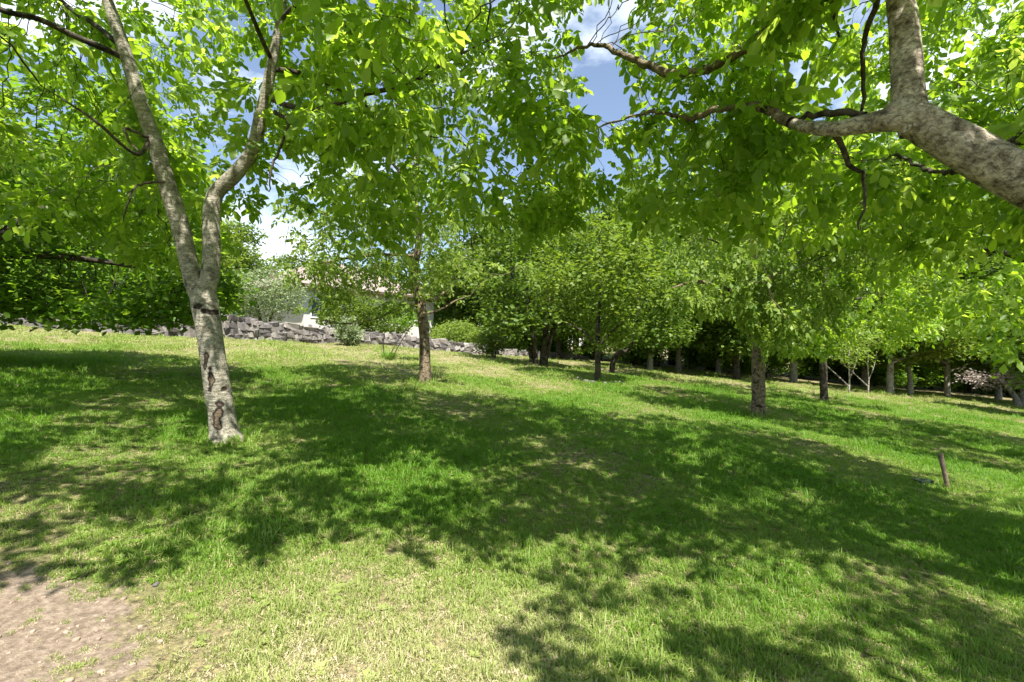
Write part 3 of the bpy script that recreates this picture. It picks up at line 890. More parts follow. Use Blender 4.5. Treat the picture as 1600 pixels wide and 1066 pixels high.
for (px, py, hw, hh) in ((319, 563, 3, 15), (327, 594, 4, 15), (339, 653, 5.5, 24), (344, 609, 2.2, 2.6), (364, 618, 3, 5), (307, 478, 8, 3.5), (322, 487, 8, 3.5), (345, 470, 3, 3)):
    scars.append(((px - CX) / F * 5.52, CAMZ + (CY - py) / F * 5.52, hw / F * 5.52, hh / F * 5.52))
def trunk_scar(V):
    x, y, z = V[..., 0], V[..., 1], V[..., 2]
    yc = y.mean(1, keepdims=True); front = y < yc + .02
    sc = np.zeros(x.shape)
    for (cx, cz, hw, hh) in scars:
        wob = .22 * np.sin(47 * z + 5 * x) + .16 * np.sin(95 * z + 31 * x)
        e = np.sqrt(((x - cx + .012 * np.sin(21 * z)) / hw) ** 2 + ((z - cz) / hh) ** 2) + wob
        sc = np.maximum(sc, np.clip((1.25 - e) / .9, 0, 1 if hh > .05 else .5) * front)
    return sc, .014 * np.clip(sc * 2, 0, 1)
T = Tubes()
T.add(trunk, tr_r, 72, .035, trunk_scar, rng)
T.add(ls, ls_r, 20, .05, None, rng)
T.add(rs_, rs_r, 20, .05, None, rng)
for p, r in ((ls[10], 0), (rs_[16], 0), (rs_[22], 0)):
    pass
tko = link('trunk', T.mesh('trunk', M['bark_pale'], b0), lt)
limbs = []
def limb(pts, ws, dd):
    P_, r_ = resample(pts, [pxr(x, dd) for x in ws], .06)
    limbs.append((P_, r_))
    return P_, r_
limb([at(195, 90, 5.42), at(160, 75, 5.3), at(120, 58, 5.2), at(60, 30, 5.0), at(0, 15, 4.8), at(-90, -30, 4.6), at(-200, -60, 4.5)], [14, 12, 11, 10, 9, 6, 3], 5.2)
limb([at(192, 75, 5.42), at(150, 40, 5.6), at(100, 5, 5.9), at(40, -60, 6.3)], [11, 9, 8, 4], 5.6)
limb([at(414, 150, 5.75), at(450, 165, 5.4), at(500, 170, 5.1), at(560, 150, 4.9), at(640, 130, 4.8), at(700, 95, 4.8), at(770, 60, 4.9)], [11, 10, 9, 8, 7, 5, 3], 5.1)
limb([at(424, 108, 5.7), at(470, 115, 5.9), at(540, 145, 6.2), at(610, 190, 6.5), at(680, 215, 6.8)], [9, 8, 6, 5, 3], 6)
limb([at(438, 30, 5.7), at(500, -20, 5.4), at(590, -50, 5.1), at(680, -80, 4.9)], [10, 9, 7, 3], 5.3)
limb([at(425, 95, 5.7), at(400, 40, 5.2), at(370, -40, 4.6), at(350, -140, 4.1)], [9, 8, 6, 3], 5)
limb([at(238, 205, 5.5), at(220, 240, 5.3), at(195, 230, 5.0), at(150, 190, 4.7), at(90, 150, 4.5)], [8, 7, 6, 5, 3], 5)
limb([at(168, 0, 5.35), at(230, -60, 4.9), at(300, -130, 4.3), at(360, -230, 3.7)], [9, 8, 6, 3], 4.6)
skel = [(trunk[::6], -tr_r[::6]), (ls, np.where(ls[:, 2] > 3.4, ls_r, -ls_r)), (rs_, np.where(rs_[:, 2] > 3.3, rs_r, -rs_r))] + limbs
LT_HOLES = [((-2.65, 4.5, 4.6), (.6, 1.5, 1.0)), ((-2.35, 3.6, 4.0), (.5, 1.3, .8)), ((-3.9, 4.4, 4.2), (.6, 1.5, 1.1)), ((-3.2, 3.4, 3.6), (.7, 1.3, .8)), ((-3.25, 5.6, 3.35), (.85, 1.6, .75)), ((.8, 5, 4.35), (.75, 1.6, .55)), ((1.0, 5, 5.3), (.7, 1.4, .55)), ((-2.3, 6.3, 3.6), (.5, 1.2, .5)), ((-2.9, 5.6, 2.3), (.9, 1.2, .8))]
A = cloud(rng, [((-3.2, 6.3, 6.1), (3.6, 3.4, 2.6), 3.2), ((-.9, 5.3, 4.7), (2.3, 2.2, 1.75), 2.2), ((-6.6, 5.6, 5.0), (2.4, 2.4, 1.9), 1.5), ((-1.7, 6.0, 3.6), (.9, .9, .8), .4),
                ((-5.2, 7.2, 3.9), (1.5, 1.2, 1.1), .7), ((.3, 6.2, 7.2), (2.2, 1.6, .8), .9), ((.3, 6.2, 3.8), (1.0, 1.0, .8), .4), ((-.9, 4.2, 6.6), (1.8, 1.3, .8), .5)], 3500, LT_HOLES, 3.4, -.35, 1.7)
A = np.vstack([A, cloud(rng, [((-4.4, 2.3, 5.2), (3.0, 2.0, 1.3), 2.2), ((-.8, 2.2, 5.0), (2.5, 1.5, .8), 2.2), ((-3.9, .75, 4.9), (2.7, 1.0, .8), 1.8), ((.6, 6.2, 7.4), (2.6, 1.8, .7), 1.3), ((.5, 3.6, 6.4), (1.6, 1.2, .7), .8), ((-5.0, 1.6, 5.0), (2.2, 1.6, .8), 1.5)], 2300, (), 2.6, .0, 2.6)])
G = grow(rng, skel, A, .13, 2.8, .2, 140, (0, 0, -.02), .3, .0028)
TW = Tubes(); branches_to_tubes(TW, G, 0, 5)
for i, (P_, r_) in enumerate(limbs):
    TL = Tubes(); TL.add(P_, r_, 12, .06, None, rng)
    link('limb', TL.mesh('limb', M['twig'] if r_[0] < .035 else M['bark_dark'], b0), lt)
# a dead hanging twig and others like it
for pts, ws in (([at(428, 175, 5.6), at(450, 190, 5.4), at(440, 225, 5.3), at(424, 265, 5.25), at(420, 300, 5.2)], [9, 6, 5, 4, 2]),
                ([at(232, 215, 5.4), at(196, 200, 5.2), at(205, 225, 5.15), at(222, 240, 5.1)], [6, 5, 4, 2]),
                ([at(262, 285, 5.5), at(215, 290, 5.3), at(200, 320, 5.2), at(192, 345, 5.2)], [6, 4, 3, 2])):
    P_, r_ = resample(pts, [pxr(x, 5.3) for x in ws], .04)
    P_ = P_ + rng.normal(0, .006, P_.shape)
    TW.add(P_, r_, 6)
tw = link('twigs', TW.mesh('twigs', M['twig'], b0), lt); tw['kind'] = 'stuff'
arr = compound_leaves(rng, G, 5, 2.8, (4, 7), .21, .122, .45)
keep = (arr[0][:, 1] > -.5) & (np.linalg.norm(arr[0] - np.array([0, 0, CAMZ]), axis=1) > 2.4)
for hc, hr in LT_HOLES[:4]:
    keep &= np.linalg.norm((arr[0] - np.array(hc)) / np.array(hr), axis=1) > .95
arr = [a[keep] for a in arr]
mask = hero_leaf_parts(rng, lt, b0, arr, M['leaf_walnut'])
arr2 = [a[~mask] for a in arr]
cr_ = link('crown', leaves_mesh('crown', M['leaf_walnut'], arr2[0], arr2[1], arr2[2], arr2[3], np.ones(len(arr2[0])) * 1.08, arr2[4], True, b0), lt); cr_['kind'] = 'stuff'
print('left walnut nodes', len(G[0]), 'leaflets', len(arr[0]))

# ------------------------------------------------------------------ leaning walnut whose trunk stands beside the view
rng = np.random.default_rng(33)
b1 = np.array([4.75, 2.75, gz(4.75, 2.75)])
rt = thing('walnut_tree', b1, 'leaning walnut tree with a thick pale limb forking over the lawn beside the stake', 'tree')
tk, tk_r = resample([b1 + [.1, 0, -.2], b1 + [.05, 0, .3], b1 + [-.1, 0, 1.0], at(1900, 470, 2.78), at(1760, 375, 2.8), at(1600, 283, 2.82), at(1500, 228, 2.86), at(1432, 188, 2.9), at(1405, 176, 2.92), at(1385, 172, 2.93)],
                    [.19, .165, .145, .138, .13, pxr(86, 2.8, .74), pxr(80, 2.8, .76), pxr(70, 2.85, .76), pxr(50, 2.9, .76), pxr(30, 2.9, .76)], .03)
st, st_r = resample([at(1432, 205, 2.9), at(1420, 160, 2.92), at(1417, 100, 2.95), at(1412, 40, 2.98), at(1406, 0, 3.0), at(1400, -80, 3.0), at(1380, -180, 3.1), at(1390, -300, 3.2), at(1370, -420, 3.3)],
                    [pxr(x, 2.9, .8) for x in (56, 57, 52, 50, 47, 38, 27, 16, 7)], .04)
ll_, ll_r = resample([at(1420, 185, 2.9), at(1385, 188, 2.95), at(1340, 196, 3.05), at(1300, 202, 3.15), at(1262, 198, 3.3), at(1235, 192, 3.5)],
                     [pxr(x, 3, .8) for x in (50, 44, 34, 30, 26, 20)], .04)
T = Tubes(); T.add(tk, tk_r, 40, .045, None, rng); T.add(st, st_r, 28, .05, None, rng); T.add(ll_, ll_r, 24, .06, None, rng)
link('trunk', T.mesh('trunk', M['bark_limb'], b1), rt)
limbs = []
limb([at(1240, 193, 3.45), at(1180, 165, 4.0), at(1120, 172, 4.4), at(1075, 185, 4.7), at(1020, 175, 5.0), at(960, 190, 5.3), at(900, 215, 5.6)], [17, 14, 12, 10, 8, 5, 3], 4.2)
limb([at(1350, 182, 3.1), at(1300, 175, 3.3), at(1262, 183, 3.5), at(1228, 190, 3.8)], [12, 13, 11, 6], 3.3)
limb([at(1404, -30, 3.0), at(1330, -20, 3.4), at(1250, 10, 3.9), at(1160, 80, 4.4), at(1060, 118, 4.9), at(985, 90, 5.3), at(930, 70, 5.6), at(860, 95, 5.9)], [24, 21, 19, 17, 17, 14, 9, 3], 4.6)
limb([at(1302, 205, 3.15), at(1318, 232, 3.2), at(1322, 258, 3.25), at(1350, 272, 3.3), at(1348, 330, 3.35), at(1345, 360, 3.4)], [12, 10, 9, 7, 5, 3], 3.2)
limb([at(1400, -60, 3.0), at(1480, -120, 3.4), at(1570, -170, 3.9), at(1680, -200, 4.4)], [22, 18, 12, 4], 3.5)
limb([at(1400, -80, 3.0), at(1340, -200, 2.6), at(1280, -330, 2.2), at(1260, -480, 1.9)], [22, 17, 11, 4], 2.8)
limb([at(1560, 245, 2.9), at(1590, 215, 3.2), at(1620, 215, 3.7), at(1600, 225, 4.3), at(1560, 215, 4.9)], [14, 12, 10, 8, 3], 3.2)
limb([at(1520, 255, 2.9), at(1475, 270, 3.4), at(1440, 262, 3.9), at(1400, 240, 4.4), at(1420, 260, 5.0)], [9, 8, 7, 5, 3], 3.4)
limb([at(1395, -150, 3.1), at(1370, 0, 3.6), at(1347, 70, 3.7), at(1350, 150, 3.75), at(1342, 190, 3.8)], [14, 11, 9, 7, 3], 3.6)
limb([at(1380, -180, 3.1), at(1300, -60, 3.6), at(1305, 20, 3.8), at(1310, 60, 3.9)], [14, 12, 10, 4], 3.6)
skel = [(tk[::3], -tk_r[::3]), (st, np.where(st[:, 2] > 3.7, st_r, -st_r)), (ll_, np.where(ll_[:, 0] < 2.3, ll_r, -ll_r))] + limbs
RT_HOLES = [((.8, 5, 4.3), (.55, 1.5, .42)), ((1.0, 5, 5.3), (.55, 1.2, .4)), ((2.55, 2.95, 3.1), (1.1, .9, 1.0)), ((2.6, 2.9, 3.3), (.75, 1.0, 1.3)), ((2.9, 2.4, 2.4), (1.2, .9, .7))]
A = cloud(rng, [((4.0, 4.0, 5.2), (3.6, 3.3, 2.2), 3.0), ((2.1, 5.0, 4.2), (2.2, 2.0, 1.3), 2.3), ((5.3, 5.6, 4.0), (2.2, 2.0, 1.4), 1.7), ((3.6, 5.2, 3.55), (1.6, 1.3, .75), .8), ((5.0, 3.6, 2.9), (1.1, 1.0, .5), .35), ((4.5, 6.2, 6.6), (3.0, 1.8, 1.0), 1.0)],
          3000, RT_HOLES, 3.2, -.2, 1.9)
A = np.vstack([A, cloud(rng, [((3.8, .3, 5.0), (3.3, 2.8, 1.1), 3.4), ((2.0, 2.7, 5.4), (1.8, 1.4, .8), 1.2), ((6.5, 2.5, 5.6), (2.0, 2.5, 1.2), 1.0), ((2.7, 1.4, 5.0), (1.9, 1.5, .8), 1.6)], 2300, (), 2.6, .1, 2.8)])
G = grow(rng, skel, A, .13, 2.8, .2, 140, (0, 0, -.03), .3, .0028)
TW = Tubes(); branches_to_tubes(TW, G, 0, 5)
for i, (P_, r_) in enumerate(limbs):
    TL = Tubes(); TL.add(P_ + rng.normal(0, .008, P_.shape), r_, 12, .08, None, rng)
    link('limb', TL.mesh('limb', M['twig'] if r_[0] < .03 else M['bark_brown'], b1), rt)
tw = link('twigs', TW.mesh('twigs', M['twig'], b1), rt); tw['kind'] = 'stuff'
arr = compound_leaves(rng, G, 5, 2.7, (4, 7), .21, .125, .5)
cdist = np.linalg.norm(arr[0] - np.array([0, 0, CAMZ]), axis=1)
keep = (cdist > 2.6) & (arr[0][:, 1] > -3.2)
arr = [a[keep] for a in arr]
mask = hero_leaf_parts(rng, rt, b1, arr, M['leaf_walnut'])
arr2 = [a[~mask] for a in arr]
cr_ = link('crown', leaves_mesh('crown', M['leaf_walnut'], arr2[0], arr2[1], arr2[2], arr2[3], np.ones(len(arr2[0])) * 1.08, arr2[4], True, b1), rt); cr_['kind'] = 'stuff'
print('right walnut nodes', len(G[0]), 'leaflets', len(arr[0]))

# ------------------------------------------------------------------ general tree builder
def tree(name, label, base, skel_spec, ells, nattr, seed, leafm, barkm, holes=(), step=.2, dk=.35, di=3.5, leaf='compound', group=None, rmin=0., trop=(0, 0, -.02), clump=-.3, cf=1.2, shell=3.2, sprout=1.5, wide=1.0, rough=.06, **kw):
    """skel_spec: list of (points, radii); base in world coordinates; sprout: height above the base where twigs begin"""
    rng = np.random.default_rng(seed)
    base = np.asarray(base, float)
    t = thing(name, base, label, 'tree', group)
    T = Tubes(); skel = []
    for P_, r_ in skel_spec:
        P_, r_ = resample(P_, r_, .12)
        T.add(P_, r_, 14 if r_[0] > .06 else 8, rough, None, rng)
        skel.append((P_, np.where(P_[:, 2] > base[2] + sprout, r_, -r_)))
    A = cloud(rng, ells, nattr, holes, shell, clump, cf)
    G = grow(rng, skel, A, step, di, dk, 120, trop, .28, .004)
    TB = Tubes(); branches_to_tubes(TB, G, rmin, 5)
    link('trunk', T.mesh('trunk', barkm, base), t)
    if TB.n:
        b = link('twigs', TB.mesh('twigs', barkm if barkm is not M['bark_white'] else M['bark_dark'], base), t); b['kind'] = 'stuff'
    arr = compound_leaves(rng, G, **kw) if leaf == 'compound' else scatter_leaves(rng, G, **kw)
    c = link('crown', leaves_mesh('crown', leafm, arr[0], arr[1], arr[2], arr[3], np.full(len(arr[0]), wide), arr[4], False, base), t)
    c['kind'] = 'stuff'
    print(name, len(G[0]), len(arr[0]))
    return t

# centre walnut
d = 12.7; b = spot(664, d)
tree('walnut_tree', 'slender open walnut tree with a bare mossy trunk in the middle of the lawn', b,
     [([b - [0, 0, .2], b, at(664, 560, d), at(661, 500, d), at(652, 455, d), at(648, 420, d), at(655, 370, d), at(648, 300, d), at(652, 220, d), at(640, 120, d), at(645, 40, d)],
       [.21, .18, .145, .14, .125, .11, .095, .08, .06, .035, .012]),
      ([at(660, 478, d), at(630, 478, 12.5), at(590, 497, 12.2), at(540, 506, 11.9), at(500, 500, 11.6)], [.05, .038, .03, .02, .01]),
      ([at(662, 492, d), at(690, 483, 12.8), at(712, 470, 12.9), at(735, 462, 13.0)], [.035, .027, .02, .008]),
      ([at(655, 460, d), at(675, 470, 12.9), at(700, 450, 13.2), at(720, 410, 13.4)], [.05, .045, .035, .015]),
      ([at(652, 400, d), at(600, 398, 12.4), at(550, 402, 12.1), at(490, 412, 11.8), at(450, 400, 11.6)], [.05, .045, .038, .028, .012]),
      ([at(552, 401, 12.1), at(530, 385, 12.0), at(505, 362, 11.9)], [.035, .03, .012]),
      ([at(652, 350, d), at(700, 310, 12.9), at(740, 280, 13)], [.045, .035, .012]),
      ([at(650, 300, d), at(600, 240, 12.5), at(560, 200, 12.2)], [.045, .035, .012])],
     [((-2.4, 12.7, 6.4), (2.6, 2.4, 3.6), 3), ((-4.2, 12.2, 3.4), (2.3, 1.6, .9), 1.5), ((-1.0, 12.9, 3.8), (1.6, 1.6, 1.3), .9), ((-4.1, 12.1, 2.45), (1.9, 1.2, .6), 1.1), ((-.9, 12.9, 2.8), (1.7, 1.3, .9), .8), ((-4.9, 12, 4.6), (1.3, 1.2, .9), .4)],
     2000, 41, M['leaf_centre'], M['bark_brown'], step=.15, dk=.22, sprout=1.5, clump=-.2,
     maxdepth=5, per=2.6, nl=(4, 7), rach=.2, ll=.115, droop=.5, rmin=.005)

# walnut with the straight brown trunk
d = 13.7; b = spot(1185, d)
tree('walnut_tree', 'drooping bright leafed walnut with a straight brown trunk on the lower lawn', b,
     [([b - [0, 0, .2], b, at(1185, 600, d), at(1184, 550, d), at(1182, 500, d), at(1178, 440, d), at(1175, 370, d), at(1165, 300, d), at(1170, 230, d)],
       [.24, .2, .175, .165, .15, .12, .09, .06, .02]),
      ([at(1182, 490, d), at(1140, 455, 13.2), at(1090, 440, 12.8), at(1050, 450, 12.5)], [.08, .06, .045, .015]),
      ([at(1180, 470, d), at(1210, 430, 13.9), at(1250, 410, 14.1), at(1290, 420, 14.3)], [.08, .06, .04, .015]),
      ([at(1178, 430, d), at(1140, 390, 13.4), at(1100, 370, 13)], [.06, .045, .015]),
      ([at(1180, 460, d), at(1195, 440, 12.9), at(1205, 430, 12), at(1200, 440, 11.4)], [.07, .055, .04, .015])],
     [((7.2, 13.6, 4.6), (2.9, 2.7, 3.0), 3.4), ((5.6, 12.8, 2.8), (1.5, 1.4, 1.2), 1.3), ((5.0, 12.6, 1.75), (.9, .9, .5), .45), ((8.3, 13.6, 2.4), (1.3, 1.3, 1.0), .8), ((6.6, 12.0, 2.2), (1.2, .9, .9), .7), ((9.0, 11.6, 5.2), (2.6, 2.2, 1.5), 1.3)],
     2500, 42, M['leaf_pale'], M['bark_brown'], step=.15, dk=.22, sprout=1.7, clump=-.3, trop=(0, 0, -.08),
     maxdepth=5, per=2.4, nl=(4, 7), rach=.22, ll=.14, droop=.8, rmin=.005)

# darker trunk behind it
d = 19.5; b = spot(1288, d)
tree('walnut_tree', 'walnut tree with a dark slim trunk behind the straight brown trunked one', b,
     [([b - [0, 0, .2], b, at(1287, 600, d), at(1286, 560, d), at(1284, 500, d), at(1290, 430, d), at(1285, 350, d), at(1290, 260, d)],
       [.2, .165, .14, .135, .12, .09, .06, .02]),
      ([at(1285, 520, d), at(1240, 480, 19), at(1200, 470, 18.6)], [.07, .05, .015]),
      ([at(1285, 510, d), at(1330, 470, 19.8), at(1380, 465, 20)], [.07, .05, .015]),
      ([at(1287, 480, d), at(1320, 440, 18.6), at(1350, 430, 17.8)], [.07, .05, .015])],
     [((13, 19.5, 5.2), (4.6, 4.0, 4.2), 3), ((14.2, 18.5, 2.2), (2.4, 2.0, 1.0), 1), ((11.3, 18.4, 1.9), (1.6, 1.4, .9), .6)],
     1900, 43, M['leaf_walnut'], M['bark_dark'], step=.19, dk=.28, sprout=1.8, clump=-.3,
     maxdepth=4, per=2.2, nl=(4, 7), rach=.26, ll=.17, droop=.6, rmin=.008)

slim = [o for o in COL.objects if o.get('label', '').startswith('walnut tree with a dark slim')][0]
copy_tree(slim, spot(1720, 9.4), 2.2, 1.1, 'spreading walnut whose boughs reach over the lower lawn past the stake', name='walnut_tree')

# big maple overhanging the wall, its trunk beside the view
b = np.array([-11.2, 7.6, gz(-11.2, 7.6)])
tree('maple_tree', 'dark green maple with low spreading boughs hanging in front of the stone wall', b,
     [([b - [0, 0, .2], b, b + [.1, .1, 1.0], b + [.3, .3, 2.2], b + [.2, .6, 4], b + [.3, .8, 6.2]], [.34, .27, .22, .19, .13, .03]),
      ([b + [.2, .2, 1.6], at(-60, 395, 8.0), at(0, 368, 8.1), at(30, 345, 8.2), at(100, 310, 8.5), at(150, 290, 8.8)], [.1, .085, .07, .06, .04, .015]),
      ([b + [.2, .2, 1.4], b + [1.4, 1.4, 2.0], b + [2.8, 2.4, 2.0], b + [4.0, 3.0, 1.7]], [.1, .08, .05, .015]),
      ([b + [.3, .3, 2.2], b + [1.2, -.2, 3.2], b + [2.2, -.5, 3.9]], [.08, .06, .015])],
     [((-8.9, 9.0, 4.5), (3.0, 2.6, 2.4), 2.6), ((-8.0, 9.6, 2.75), (2.3, 1.8, .85), 2.2), ((-10.6, 8.3, 3.7), (2.2, 2.5, 1.7), 1.5), ((-6.9, 9.5, 2.5), (1.2, 1.2, .5), .7), ((-9.8, 9.6, 2.45), (1.8, 1.5, .5), 1.1)],
     3000, 44, M['leaf_maple'], M['bark_dark'], step=.14, dk=.19, sprout=1.0, clump=-.4, leaf='scatter',
     per=9, maxdepth=5, spread=.15, ll=.145, flat=.9, droop=.3, rmin=.004, wide=1.5)

# dense dark bushy tree with several stems
d = 25.7; b = spot(842, d)
stems = []
rr = np.random.default_rng(3)
for k in range(6):
    a = k * 1.05
    q = b + [math.cos(a) * .35, math.sin(a) * .3, 0]
    stems.append(([q - [0, 0, .2], q + [.1 * math.cos(a), 0, .7], q + [.5 * math.cos(a), .4 * math.sin(a), 2.2], q + [1.1 * math.cos(a), math.sin(a), 4.5], q + [1.2 * math.cos(a), math.sin(a), 7.0]], [.15, .13, .11, .07, .02]))
tree('bushy_tree', 'dense round dark green tree on a clump of short dark stems at the lawn crest', b, stems,
     [((b[0] - .3, d, b[2] + 5.0), (3.6, 3.2, 3.9), 3), ((b[0] - 1.0, d - .8, b[2] + 2.3), (2.6, 2.2, 1.3), 1.3), ((b[0] + .6, d - .5, b[2] + 8.0), (1.8, 1.8, 1.6), .6), ((b[0], d - 1.2, b[2] + 1.7), (1.6, 1.2, .8), .5)],
     1500, 45, M['leaf_wood'], M['bark_dark'], step=.24, dk=.36, sprout=1.1, leaf='scatter', per=9, maxdepth=4, spread=.26, ll=.24, flat=.6, clump=-.5, rmin=.012, wide=1.2)

d = 19.2; b = spot(934, d)
tree('bushy_tree', 'small leafy tree on a short straight trunk with stones round its foot', b,
     [([b - [0, 0, .2], b, b + [0, 0, .8], b + [0, .1, 1.7], b + [.1, .2, 3.4], b + [.1, .2, 6.0]], [.17, .14, .115, .1, .06, .015]),
      ([b + [0, 0, 1.3], b + [-.6, -.2, 2.0], b + [-1.4, -.4, 2.4]], [.06, .045, .012]),
      ([b + [0, 0, 1.4], b + [.6, -.2, 2.1], b + [1.3, -.5, 2.6]], [.06, .045, .012])],
     [((b[0] + .1, d + .1, b[2] + 4.0), (2.8, 2.5, 2.7), 3), ((b[0] - .5, d - .4, b[2] + 1.9), (1.5, 1.3, .7), 1), ((b[0] + .9, d - .3, b[2] + 4.6), (1.2, 1.2, 1.4), .6)],
     1500, 46, M['leaf_wood_light'], M['bark_dark'], step=.18, dk=.27, sprout=1.2, leaf='scatter', per=9, maxdepth=4, spread=.2, ll=.2, flat=.6, clump=-.4, rmin=.01, wide=1.15)

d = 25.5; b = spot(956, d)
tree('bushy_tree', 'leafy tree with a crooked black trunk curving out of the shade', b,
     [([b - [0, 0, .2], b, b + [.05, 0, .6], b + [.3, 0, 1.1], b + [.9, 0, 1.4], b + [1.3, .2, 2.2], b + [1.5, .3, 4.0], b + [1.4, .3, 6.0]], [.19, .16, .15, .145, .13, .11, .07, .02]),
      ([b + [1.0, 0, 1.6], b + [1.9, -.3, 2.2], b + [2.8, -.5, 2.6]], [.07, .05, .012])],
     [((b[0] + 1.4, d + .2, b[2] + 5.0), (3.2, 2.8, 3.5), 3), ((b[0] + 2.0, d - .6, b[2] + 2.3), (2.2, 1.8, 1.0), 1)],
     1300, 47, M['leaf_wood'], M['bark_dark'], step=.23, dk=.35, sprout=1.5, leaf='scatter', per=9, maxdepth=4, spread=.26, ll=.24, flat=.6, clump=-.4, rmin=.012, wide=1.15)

# ------------------------------------------------------------------ background kinds, then copies
def proto(name, label, h, cb, rad, seed, leafm, barkm, nattr, ll, per, r0, spread=.32, group=None, flat=.6):
    """a background tree at the origin: height h, crown from cb, crown radius rad"""
    o = np.zeros(3)
    rr = np.random.default_rng(seed)
    lean = rr.normal(0, .25, 2)
    main_ = ([o - [0, 0, .4], o, o + [0, 0, cb * .7], o + [lean[0] * .3, lean[1] * .3, cb * 1.3], o + [lean[0], lean[1], h * .6], o + [lean[0], lean[1], h * .93]], [r0 * 1.3, r0 * 1.1, r0 * .9, r0 * .8, r0 * .45, .02])
    sk = [main_]
    for k in range(5):
        a = k * 1.257 + rr.random()
        z0 = cb * (1.0 + .18 * k)
        sk.append(([o + [0, 0, z0], o + [math.cos(a) * rad * .35, math.sin(a) * rad * .35, z0 + h * .08], o + [math.cos(a) * rad * .8, math.sin(a) * rad * .8, z0 + h * .13]], [r0 * .45, r0 * .3, .015]))
    el_ = [((lean[0], lean[1], (h + cb) / 2 + .1 * h), (rad * .85, rad * .85, (h - cb) / 2 * .95), 3), ((0, 0, cb + (h - cb) * .25), (rad, rad, (h - cb) * .3), 2)]
    for k in range(5):
        a = rr.random() * 6.28
        el_.append(((math.cos(a) * rad * .75, math.sin(a) * rad * .75, cb + (h - cb) * rr.uniform(.1, .7)), (rad * .4, rad * .4, rad * .33), .5))
    return tree(name, label, o, sk, el_, nattr, seed, leafm, barkm, step=h * .023, dk=h * .034, di=h * .4, sprout=cb * .9, leaf='scatter', per=per, maxdepth=5, spread=spread, ll=ll, flat=flat, clump=-.35, rmin=.02, wide=1.15, group=group, cf=.8)

WG = 'trees of the wood beyond the lawn'
WL = 'leafy tree of the dense wood beyond the lawn'
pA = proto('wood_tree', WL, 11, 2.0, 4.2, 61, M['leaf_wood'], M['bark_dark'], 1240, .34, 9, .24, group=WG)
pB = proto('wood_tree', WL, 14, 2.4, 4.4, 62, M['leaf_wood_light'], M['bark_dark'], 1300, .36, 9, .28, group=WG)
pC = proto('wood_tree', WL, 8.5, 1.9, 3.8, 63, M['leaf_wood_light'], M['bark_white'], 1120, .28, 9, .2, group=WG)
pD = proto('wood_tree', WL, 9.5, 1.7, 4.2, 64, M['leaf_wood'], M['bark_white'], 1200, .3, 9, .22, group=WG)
used = set()
rb = np.random.default_rng(9)
def put(p, px, d, s=1., label=None, group=None, dz=0., sz=None):
    l = spot(px, d) + [0, 0, dz]
    rz = rb.random() * 6.28
    if p.name in used:
        o = copy_tree(p, l, rz, (s, s, s * (sz or 1)), label or WL, group or WG)
    else:
        used.add(p.name); o = p
        o.location = tuple(l); o.rotation_euler = (0, 0, rz); o.scale = (s, s, s * (sz or 1))
        o['label'] = label or WL; o['group'] = group or WG
    return o
# orchard rows on the lower lawn
OG = 'trees in the rows on the lower lawn'
OL = 'light green round tree in the rows at the far edge of the lower lawn'
OL2 = 'darker green round tree in the rows at the far edge of the lower lawn'
OG2 = 'darker trees in the rows on the lower lawn'
put(pC, 1391, 33, 1.1, 'tree with a straight white trunk in front of the dark wood edge', OG)
put(pC, 1422, 34.5, .9, 'tree with a slim white trunk in front of the dark wood edge', OG)
put(pD, 1240, 36, 1.2, 'tree with a broad pale grey trunk behind the dark slim trunked walnut', OG)
put(pD, 1122, 40, .95, OL2, OG2); put(pC, 1060, 37, 1.0, OL, OG); put(pD, 1016, 33, .9, OL2, OG2)
put(pA, 1150, 31, .95, 'dark trunked leafy tree between the lawn rows', OG)
put(pC, 1480, 36, 1.0, OL, OG); put(pD, 1560, 38, 1.0, OL2, OG2); put(pC, 1680, 32, 1.1, OL, OG); put(pD, 1350, 42, 1.0, OL2, OG2)
put(pC, 1800, 26, 1.1, OL, OG); put(pA, 1720, 22, .9, 'broad dark trunked tree behind the spreading walnut past the stake', OG)
put(pA, 873, 36, .85, 'dark leafy tree on a short trunk behind the dense round tree', OG)
# wood behind
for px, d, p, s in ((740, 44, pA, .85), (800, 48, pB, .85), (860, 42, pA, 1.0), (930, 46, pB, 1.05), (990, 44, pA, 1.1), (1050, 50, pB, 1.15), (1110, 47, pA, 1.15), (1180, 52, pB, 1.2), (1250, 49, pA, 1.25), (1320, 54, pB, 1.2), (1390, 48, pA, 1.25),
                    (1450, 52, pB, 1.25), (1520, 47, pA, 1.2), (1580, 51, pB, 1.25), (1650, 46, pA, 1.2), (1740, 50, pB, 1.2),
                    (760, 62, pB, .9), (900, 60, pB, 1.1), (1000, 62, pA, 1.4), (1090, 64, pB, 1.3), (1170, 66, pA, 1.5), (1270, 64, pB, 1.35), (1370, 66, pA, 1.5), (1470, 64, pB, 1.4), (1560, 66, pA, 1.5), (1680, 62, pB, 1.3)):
    put(p, px, d, s * 1.3, 'dark green broad tree of the dense wood beyond the lawn' if p is pA else 'tall light green tree of the dense wood beyond the lawn', 'dark green trees of the wood' if p is pA else 'light green trees of the wood')
